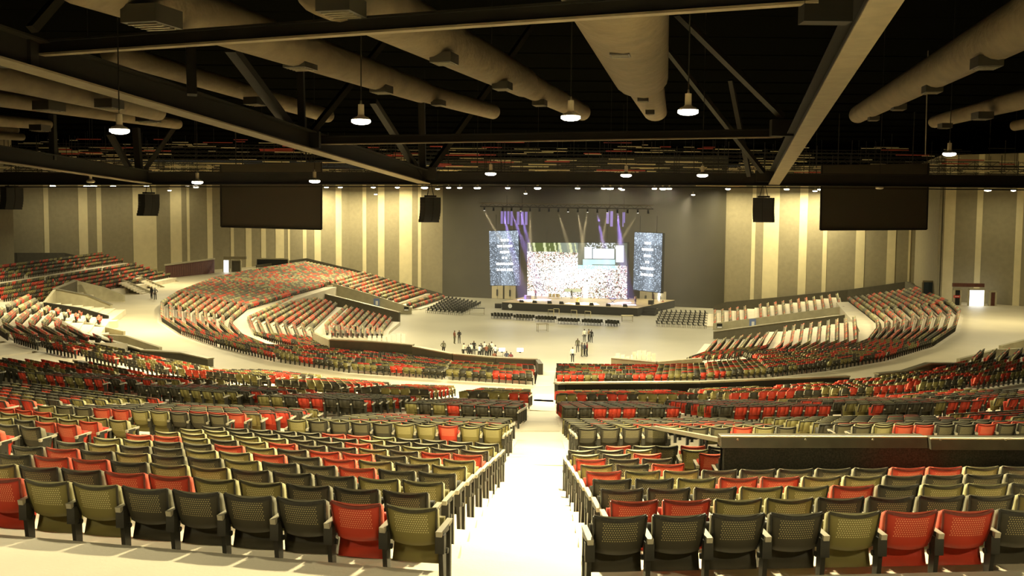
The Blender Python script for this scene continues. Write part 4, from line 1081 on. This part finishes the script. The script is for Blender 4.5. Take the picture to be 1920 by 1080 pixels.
def stack(a, b, n, m, lab, grp):
    rz = math.atan2(b.y - a.y, b.x - a.x)
    for k in range(n):
        p = a.lerp(b, (k + .5) / n)
        for j in range(m[k % len(m)]): chair(p + Vector((0, .03 * j, .16 * j)), rz + .2, '%s, %s stack from left, %s from bottom' % (lab, ORD[k], ORD[j]), grp, CHW)
stack(P(688, 646, d=126).to_2d().to_3d(), P(760, 648, d=126).to_2d().to_3d(), 8, (6, 6, 6, 6, 7, 7, 8, 8), 'white plastic chair by the left low wall', 'white stacked chairs on the left')
stack(P(1153, 660, d=112).to_2d().to_3d(), P(1180, 660, d=112).to_2d().to_3d(), 3, (6, 5, 4), 'white plastic chair right of the people', 'white stacked chairs on the right')
stack(P(1184, 660, d=112).to_2d().to_3d(), P(1229, 660, d=112).to_2d().to_3d(), 5, (7, 8, 8, 7, 6), 'white plastic chair by the right low wall', 'white stacked chairs on the right')
def table(px, py, w, label, hgt=.8, top='arm', rz=0):
    p = P(px, py, h=17); o = thing('folding_table', label, 'table', p, rz)
    mb = MB(); mb.box((0, 0, hgt), (w, .9, .06)); mb.build('top', top, o)
    for x in (-w / 2 + .1, w / 2 - .1):
        for y in (-.38, .38):
            mb = MB(); mb.bar((x, y, 0), (x, y, hgt), .06, .06); mb.build('leg', 'steel', o)
    mb = MB(); mb.bar((-w / 2 + .1, .38, .2), (w / 2 - .1, .38, .2), .05, .05); mb.build('stretcher', 'steel', o)
table(894, 590, 2.7, 'long table with pale legs left of the chair groups', 1.1, 'chair_dark')
table(1017, 622, 1.7, 'small open-frame table standing alone before the stage', 1.15, 'flange', .25)
table(1176, 603, 1.9, 'pale table right of the chair groups', 1.0, 'panel_cream')
table(905, 671, 5.0, 'long dark sound desk table behind the dark wall', .95, 'chair_dark')
for i, (px, py) in enumerate(((1033, 587), (1043, 585), (1076, 588), (1102, 590))):
    p = P(px, py + 6, h=17); o = thing('crowd_barrier', 'pale pipe barrier standing before the stage, %s from left' % ORD[i], 'barrier', p, frz, 'pipe barriers before the stage')
    mb = MB(); mb.bar((-.5, 0, 1.1), (.5, 0, 1.1), .08, .08); mb.build('rail', 'panel_cream', o); mb = MB(); mb.bar((.5, 0, 0), (.5, 0, 1.1), .08, .08); mb.build('upright', 'panel_cream', o); mb = MB(); mb.bar((-.5, 0, 0), (-.5, 0, 1.1), .05, .05); mb.build('upright', 'steel', o)
for i, (px, py, w) in enumerate(((941, 664, .75), (975, 669, .75))):
    p = P(px, py, d=117); p.z = .98; o = thing('monitor', 'bright computer monitor on the sound desk, %s' % ('left one' if i == 0 else 'right one'), 'monitor', p)
    mb = MB(); mb.box((0, 0, .32), (w, .06, .42)); mb.build('panel', mat('monitor_glow', (.8, .85, 1), emit=(.70, .80, 1), estr=.45), o); mb = MB(); mb.box((0, 0, .05), (.25, .25, .1)); mb.build('stand', 'black', o)

# ================================================================== openings and fittings of the side walls
root = bpy.data.objects.new('timber_shutter', None); COL.objects.link(root); tag(root, 'dark brown timber folding partition on the left walkway', 'partition')
tl, tr_, br, bl = P(310, 498, d=176), P(402, 486, d=188), P(402, 513, d=188), P(310, 524, d=176)
n = 22
for k in range(n):
    s0, s1 = k / n, (k + .9) / n
    mb = MB(); a, b = bl.lerp(br, s0), bl.lerp(br, s1); c_, d_ = tl.lerp(tr_, s0), tl.lerp(tr_, s1)
    y = Vector((0, .15 + .05 * (k % 2), 0)); mb.hexa([a, b, b + y, a + y], [c_, d_, d_ + y, c_ + y]); mb.build('plank', 'wood', root)
mb = MB(); mb.bar(tl + Vector((0, -.05, .1)), tr_ + Vector((0, -.05, .1)), .4, .25); mb.build('head_rail', 'concrete_wall', root)
def opening(name, label, x0, x1, y0, y1, d, mk, fr='concrete_wall'):
    a, b = P(x0, y1, d=d), P(x1, y1, d=d); t = P(x0, y0, d=d).z
    root = bpy.data.objects.new(name, None); COL.objects.link(root); struct(root, label)
    mb = MB(); mb.wall(a, b, (a.z, t), (a.z, t), .05); mb.build('pane', mk, root)
    mb = MB(); mb.wall(a, b, (t, t + .25), (t, t + .25), .3); mb.build('lintel', fr, root)
    for p in (a, b):
        mb = MB(); mb.box((p.x, p.y, (a.z + t) / 2), (.2, .3, t - a.z)); mb.build('jamb', fr, root)
opening('door_5', 'bright daylit doorway at end of the left walkway', 419, 430, 488, 518, 190, 'daylight')
opening('door_6', 'dark doorway beside the bright one on the left walkway', 434, 452, 489, 512, 190.5, 'dark_wall')
opening('door_7', 'wide bright daylit doorway on the right walkway', 1815, 1845, 544, 577, 139, 'daylight')
opening('door_8', 'dark doorway with red sign on the right walkway', 1788, 1800, 544, 573, 139.5, 'black')
opening('door_9', 'brown door leaf beside the bright right doorway', 1855, 1866, 548, 576, 139, 'wood')
opening('window_2', 'dark window opening in the right wall corner', 1729, 1760, 529, 553, 150, mat('dim_glass', (.05, .07, .08), .2), 'panel_grey')
opening('window_3', 'dark slanting opening in the left striped wall', 481, 541, 486, 500, 200, 'black')
a, b = P(1786, 534, d=138.4), P(1845, 535, d=138.4)
mb = MB(); mb.wall(a, b, (a.z - .25, a.z + .25), (b.z - .25, b.z + .25), .3); struct(mb.build('trim_1', 'wood'), 'dark band over the right walkway doors')
a, b = P(420, 481, d=189), P(462, 481, d=189); mb = MB(); mb.wall(a, b, (a.z - .5, a.z), (b.z - .5, b.z), .6); struct(mb.build('trim_2', 'panel_grey'), 'flat canopy over the left walkway doors')
pr = P(1794, 556, d=139.2); o = thing('wall_notice', 'small red notice on the dark right doorway', 'sign', pr); mb = MB(); mb.box((0, 0, 0), (.9, .04, .35)); mb.build('board', mat('red_notice', (.5, .04, .03), .5), o); mb = MB(); mb.box((0, -.03, 0), (.6, .02, .06)); mb.build('print', 'sign_white', o)
for lab, px, py, d in (('blue notice board on the left tunnel wall', 706, 567, 170.2), ('blue notice board on the right tunnel wall', 1411, 606, 149)):
    p = P(px, py, d=d); o = thing('notice_board', lab, 'sign', p)
    mb = MB(); mb.box((0, 0, 0), (.95, .06, 1.3)); mb.build('board', 'sign', o); mb = MB(); mb.box((.05, -.05, -.1), (.4, .03, .7)); mb.build('poster', 'sign_white', o)
for lab, px, py, d in (('dark wall box with fire hose on the left tunnel wall', 762, 579, 170.2), ('dark vent grille on the right tunnel wall', 1349, 611, 149.8)):
    p = P(px, py, d=d); o = thing('wall_box', lab, 'wall box', p); mb = MB(); mb.box((0, 0, 0), (.8, .1, .7)); mb.build('case', 'black', o); mb = MB(); mb.box((0, -.07, -.2), (.7, .03, .2)); mb.build('label_plate', 'sign_white', o)
# concrete stairs from the walkway up to the far left seats
for i, (px, py) in enumerate(((236, 553), (262, 543), (292, 533))):
    p = P(px, py, h=12.1); o = bpy.data.objects.new('stair_flight', None); COL.objects.link(o); struct(o, 'white concrete stair up to the far left seats, %s from camera' % ORD[i]); o.location = (p.x + 1.4, p.y, p.z)
    for k in range(9):
        mb = MB(); mb.box((1.6 - .42 * k, 0, .1 + .2 * k), (.42, 2.2, .24)); mb.build('tread', 'concrete', o)
    mb = MB(); mb.wall((2, 1.3), (-2.4, 1.3), (-.2, .4), (-.2, 2.2), .25); mb.build('cheek_wall', 'concrete_wall', o)

# ================================================================== people
def person_mesh(pose):
    J = {}; E = []; R = {}
    def j(n, p, r, par=None):
        J[n] = p; R[n] = r
        if par: E.append((par, n))
    lean = pose.get('lean', 0); sit = pose.get('sit', False); dz = -.42 if sit else 0
    j('pelvis', (0, 0, .94 + dz), (.15, .115)); j('waist', (0, .01, 1.08 + dz), (.135, .10), 'pelvis'); j('chest', (0, lean * .5, 1.27 + dz), (.165, .115), 'waist'); j('collar', (0, lean, 1.42 + dz), (.10, .08), 'chest'); j('neck', (0, lean + .01, 1.49 + dz), (.052, .055), 'collar')
    j('jaw', (0, lean + .03, 1.55 + dz), (.068, .075), 'neck'); j('head', (0, lean + .015, 1.63 + dz), (.08, .098), 'jaw'); j('crown', (0, lean, 1.70 + dz), (.055, .07), 'head'); j('nose', (0, lean + .125, 1.60 + dz), (.014, .014), 'jaw')
    for s, ar in ((-1, pose['la']), (1, pose['ra'])):
        n = 'l' if s < 0 else 'r'
        j(n + 'sh', (s * .19, lean, 1.40 + dz), (.07, .065), 'collar')
        el, wr = ar
        j(n + 'el', (s * el[0], el[1] + lean, el[2] + dz), (.048, .046), n + 'sh'); j(n + 'wr', (s * wr[0], wr[1] + lean, wr[2] + dz), (.032, .028), n + 'el')
        d = Vector((s * (wr[0] - el[0]), wr[1] - el[1], wr[2] - el[2])).normalized(); w = Vector((s * wr[0], wr[1] + lean, wr[2] + dz)); pm = w + d * .075
        j(n + 'pm', tuple(pm), (.036, .022), n + 'wr')
        sd = d.cross(Vector((0, 0, 1))); sd = sd.normalized() if sd.length > .1 else Vector((0, 1, 0))
        for k in range(4):
            a = pm + d * .045 + sd * (.027 - .018 * k); b = a + d * (.045, .055, .05, .035)[k] - Vector((0, .01, 0))
            j(n + 'f%d' % k, tuple(a), (.010, .010), n + 'pm'); j(n + 'g%d' % k, tuple(b), (.008, .008), n + 'f%d' % k)
        a = w + d * .05 + sd * .05; j(n + 't', tuple(a), (.011, .011), n + 'wr'); j(n + 'u', tuple(a + d * .04), (.009, .009), n + 't')
        st = pose.get('step', 0) * s
        if sit: kn, an = (s * .11, .42, .52), (s * .11, .40, .09)
        else: kn, an = (s * .10, .03 + st * .5, .50), (s * .11, -.02 + st, .09)
        j(n + 'hp', (s * .095, 0, .88 + dz), (.098, .10), 'pelvis'); j(n + 'kn', kn, (.066, .068), n + 'hp'); j(n + 'an', an, (.044, .048), n + 'kn'); j(n + 'to', (an[0] + s * .02, an[1] + .16, .045), (.042, .035), n + 'an')
    me = bpy.data.meshes.new('figure_skeleton'); names = list(J); idx = {n: i for i, n in enumerate(names)}
    me.from_pydata([J[n] for n in names], [(idx[a], idx[b]) for a, b in E], [])
    o = bpy.data.objects.new('figure_tmp', me); COL.objects.link(o)
    md = o.modifiers.new('skin', 'SKIN'); md.use_smooth_shade = True
    if not me.skin_vertices: 
        bpy.context.view_layer.objects.active = o
    for i, n in enumerate(names):
        sv = me.skin_vertices[0].data[i]; sv.radius = R[n]; sv.use_root = (n == 'pelvis')
    o.modifiers.new('sub', 'SUBSURF').levels = 1
    dg = bpy.context.evaluated_depsgraph_get(); ev = bpy.data.meshes.new_from_object(o.evaluated_get(dg))
    bpy.data.objects.remove(o); 
    mi = []
    for p in ev.polygons:
        c = p.center; z = c.z - dz
        hand = (abs(c.x) > .0 and any((Vector(c) - Vector(J[k + 'pm'])).length < .13 for k in 'lr'))
        if z > 1.66 or (z > 1.57 and c.y < lean - .02): m = 0
        elif z > 1.485: m = 1
        elif hand: m = 1
        elif z > 1.0 or (z > .78 and abs(c.x) > .17): m = 2
        elif c.z > .085: m = 3
        else: m = 4
        mi.append(m)
    for k in range(5): ev.materials.append(None)
    ev.polygons.foreach_set('material_index', mi); ev.polygons.foreach_set('use_smooth', [True] * len(ev.polygons)); ev.update()
    return ev
POSES = {
 'stand': dict(la=((.245, .0, 1.13), (.25, .06, .90)), ra=((.245, .0, 1.13), (.25, .07, .90))),
 'hips': dict(la=((.33, -.04, 1.15), (.20, .06, 1.02)), ra=((.245, .0, 1.13), (.22, .13, .95)), step=.05),
 'fold': dict(la=((.235, .02, 1.14), (.06, .19, 1.17)), ra=((.235, .02, 1.14), (.07, .20, 1.13))),
 'walk': dict(la=((.23, -.10, 1.14), (.23, -.06, .92)), ra=((.23, .09, 1.14), (.23, .22, .96)), step=.16, lean=.03),
 'reach': dict(la=((.24, .10, 1.15), (.20, .33, 1.10)), ra=((.24, .12, 1.16), (.18, .36, 1.12)), lean=.12),
 'sit': dict(la=((.24, .08, 1.15), (.18, .30, 1.08)), ra=((.24, .08, 1.15), (.18, .30, 1.08)), lean=.08, sit=True),
}
PM = {k: person_mesh(v) for k, v in POSES.items()}
CLOTH = {}
def cloth(c):
    if c not in CLOTH: CLOTH[c] = mat('cloth_%d' % len(CLOTH), c, .85)
    return CLOTH[c]
WHITE, BLACK, MAROON, GREY, TAN, OLV, BROWN, NAVY, RED = (.75, .72, .62), (.012, .012, .012), (.13, .02, .025), (.07, .07, .065), (.30, .22, .12), (.09, .085, .05), (.16, .06, .03), (.03, .035, .06), (.40, .03, .03)
def person(px, py, pose, face, shirt, trousers, label, h=17.0, d=None, hgt=1.83):
    p = P(px, py, h=h) if d is None else P(px, py, d=d)
    if d is not None: p.z = 17 - h
    me = PM[pose].copy()
    for i, m in enumerate((MT['hair'], MT['skin'], cloth(shirt), cloth(trousers), MT['black'])): me.materials[i] = m
    o = link('person', me); o.location = p; o.rotation_euler = (0, 0, math.radians(face)); o.scale = (hgt / 1.745,) * 3
    tag(o, label, 'person', 'people in the hall')
    return o
person(1095.5, 641.5, 'stand', 20, WHITE, GREY, 'person in white shirt and grey trousers, farthest back of the floor group')
person(1104, 641.5, 'fold', 60, TAN, BLACK, 'person in tan top half hidden beside a black-clad person')
person(1108.5, 643, 'hips', -30, BLACK, BLACK, 'person in black, rightmost of the group on the floor')
person(1083, 661, 'walk', 170, OLV, GREY, 'person in olive top standing apart on the floor, hands low')
person(1090.5, 669.5, 'fold', -70, GREY, OLV, 'person in grey with folded arms before the maroon one')
person(1096, 668.5, 'stand', 120, NAVY, BLACK, 'person in navy in the middle of the huddle', hgt=1.70)
person(1100.5, 669, 'hips', 90, MAROON, BLACK, 'person in maroon top in the huddle on the floor')
person(1073.5, 679.5, 'stand', 0, WHITE, BLACK, 'person in white shirt and black trousers nearest the seats')
person(852, 645, 'stand', -60, BROWN, OLV, 'person in rust brown shirt, left of a pair on the floor')
person(861, 644.5, 'fold', 170, BLACK, GREY, 'person in black facing the rust brown shirt, right of the pair')
person(831.5, 668, 'hips', 10, OLV, BLACK, 'person in dark top behind the dark wall, farthest left', d=121, h=17)
person(868, 668, 'reach', -40, (.62, .58, .40), BLACK, 'person in cream shirt at left end of the sound desk', d=119)
for i, (px, pose, fc, sh, lab) in enumerate(((878.5, 'stand', 10, BLACK, 'person in black behind the white shirt at the desk'), (882.5, 'stand', -10, WHITE, 'person in bright white shirt, left at the desk'), (888.5, 'fold', 170, BLACK, 'tall person in black with pale badge at the desk'), (898.5, 'reach', 0, WHITE, 'person in white shirt bending over the desk'), (903, 'reach', 30, GREY, 'person in grey leaning over the desk'), (908, 'stand', -20, WHITE, 'person in white top at centre of the desk crowd'), (912, 'reach', 10, BROWN, 'person in brown leaning over the desk'), (917.5, 'stand', 20, OLV, 'person in dark olive top at the desk'), (921.5, 'stand', -20, WHITE, 'person in white beside the dark olive top'), (928.5, 'hips', 5, WHITE, 'person in white shirt and black trousers, right at the desk'))):
    person(px, 668, pose, fc, sh, BLACK, lab, d=118 + (i % 3) * 1.6, hgt=1.84 if i == 2 else 1.76)
person(927, 668, 'sit', 0, BROWN, BLACK, 'seated person in brown at the sound desk', d=115); person(950, 668, 'sit', 0, NAVY, BLACK, 'seated person in navy between the two monitors', d=115.5); person(958, 668, 'sit', 10, MAROON, GREY, 'seated person in maroon by the right monitor', d=114.5)
person(778, 668, 'sit', 40, BLACK, BLACK, 'seated person in black left of the desk, only head showing', d=119)
person(284.5, 562, 'stand', 150, BLACK, BLACK, 'person in black on the left walkway, left of two', h=12.05); person(291, 563.5, 'hips', 200, GREY, BLACK, 'person in grey on the left walkway, right of two', h=12.05)
person(1242.5, 580.5, 'walk', 180, RED, MAROON, 'person in red walking in at the bright door right of stage')
person(1794, 574, 'stand', 160, BLACK, NAVY, 'person in black before the dark doorway on the right walkway', h=12.1)
for i, (u, v, sh) in enumerate(((3, 9, BROWN), (SWID - 2, 6, TAN), (SWID + .5, 9, MAROON), (9, 12, OLV))):
    p = SP(u, v, 1.42); o = link('person', PM['hips'].copy()); o.location = p; o.rotation_euler = (0, 0, 2.5 + i)
    for k, m in enumerate((MT['hair'], MT['skin'], cloth(sh), cloth(BLACK), MT['black'])): o.data.materials[k] = m
    tag(o, 'person standing on the stage, %s' % ('in rust brown at left', 'in tan at right', 'in maroon at far right', 'in olive before the screen')[i], 'person', 'people in the hall')
# ================================================================== stage haze and beams
hz = bpy.data.materials.new('stage_haze'); hz.use_nodes = True
nt = hz.node_tree; nt.nodes.clear()
o = nt.nodes.new('ShaderNodeOutputMaterial'); vs = nt.nodes.new('ShaderNodeVolumeScatter'); vs.inputs['Density'].default_value = 0.0035; vs.inputs['Anisotropy'].default_value = 0.2; vs.inputs['Color'].default_value = (.95, .92, .85, 1)
nt.links.new(vs.outputs[0], o.inputs['Volume'])
mb = MB(); c = SP(SWID / 2, 4, 0)
mb.box((c.x, c.y, 11.4), (46, 36, 22.0), rz=frz)
tag(mb.build('stage_haze', hz), 'thin haze hanging over the stage', 'haze', kind='stuff')
def beam(k, tx, ty, col, w, ang):
    p = HEADS[k] + Vector((0, -.1, -.8)); t = SP(tx, ty, 1.5)
    ld = bpy.data.lights.new('stage_beam', 'SPOT'); ld.energy = w; ld.color = col; ld.spot_size = math.radians(ang); ld.spot_blend = .3; ld.shadow_soft_size = .15
    lo = bpy.data.objects.new('stage_beam', ld); COL.objects.link(lo); lo.location = p; lo.rotation_euler = (t - p).to_track_quat('-Z', 'Y').to_euler()
for k, tx, ty in ((0, 4, 6), (5, 4, 4), (8, 14, 5), (10, 16, 3), (11, 12, 3), (13, 15, 5), (16, 14, 2)): beam(k, tx, ty, (1, .82, .45), 190000, 8)
for k, tx, ty in ((2, 2, 6), (3, 5, 8), (4, 5, 7), (12, 19, 6), (14, 20, 9), (14, 22, 5)): beam(k, tx, ty, (.40, .28, 1.0), 420000, 9)
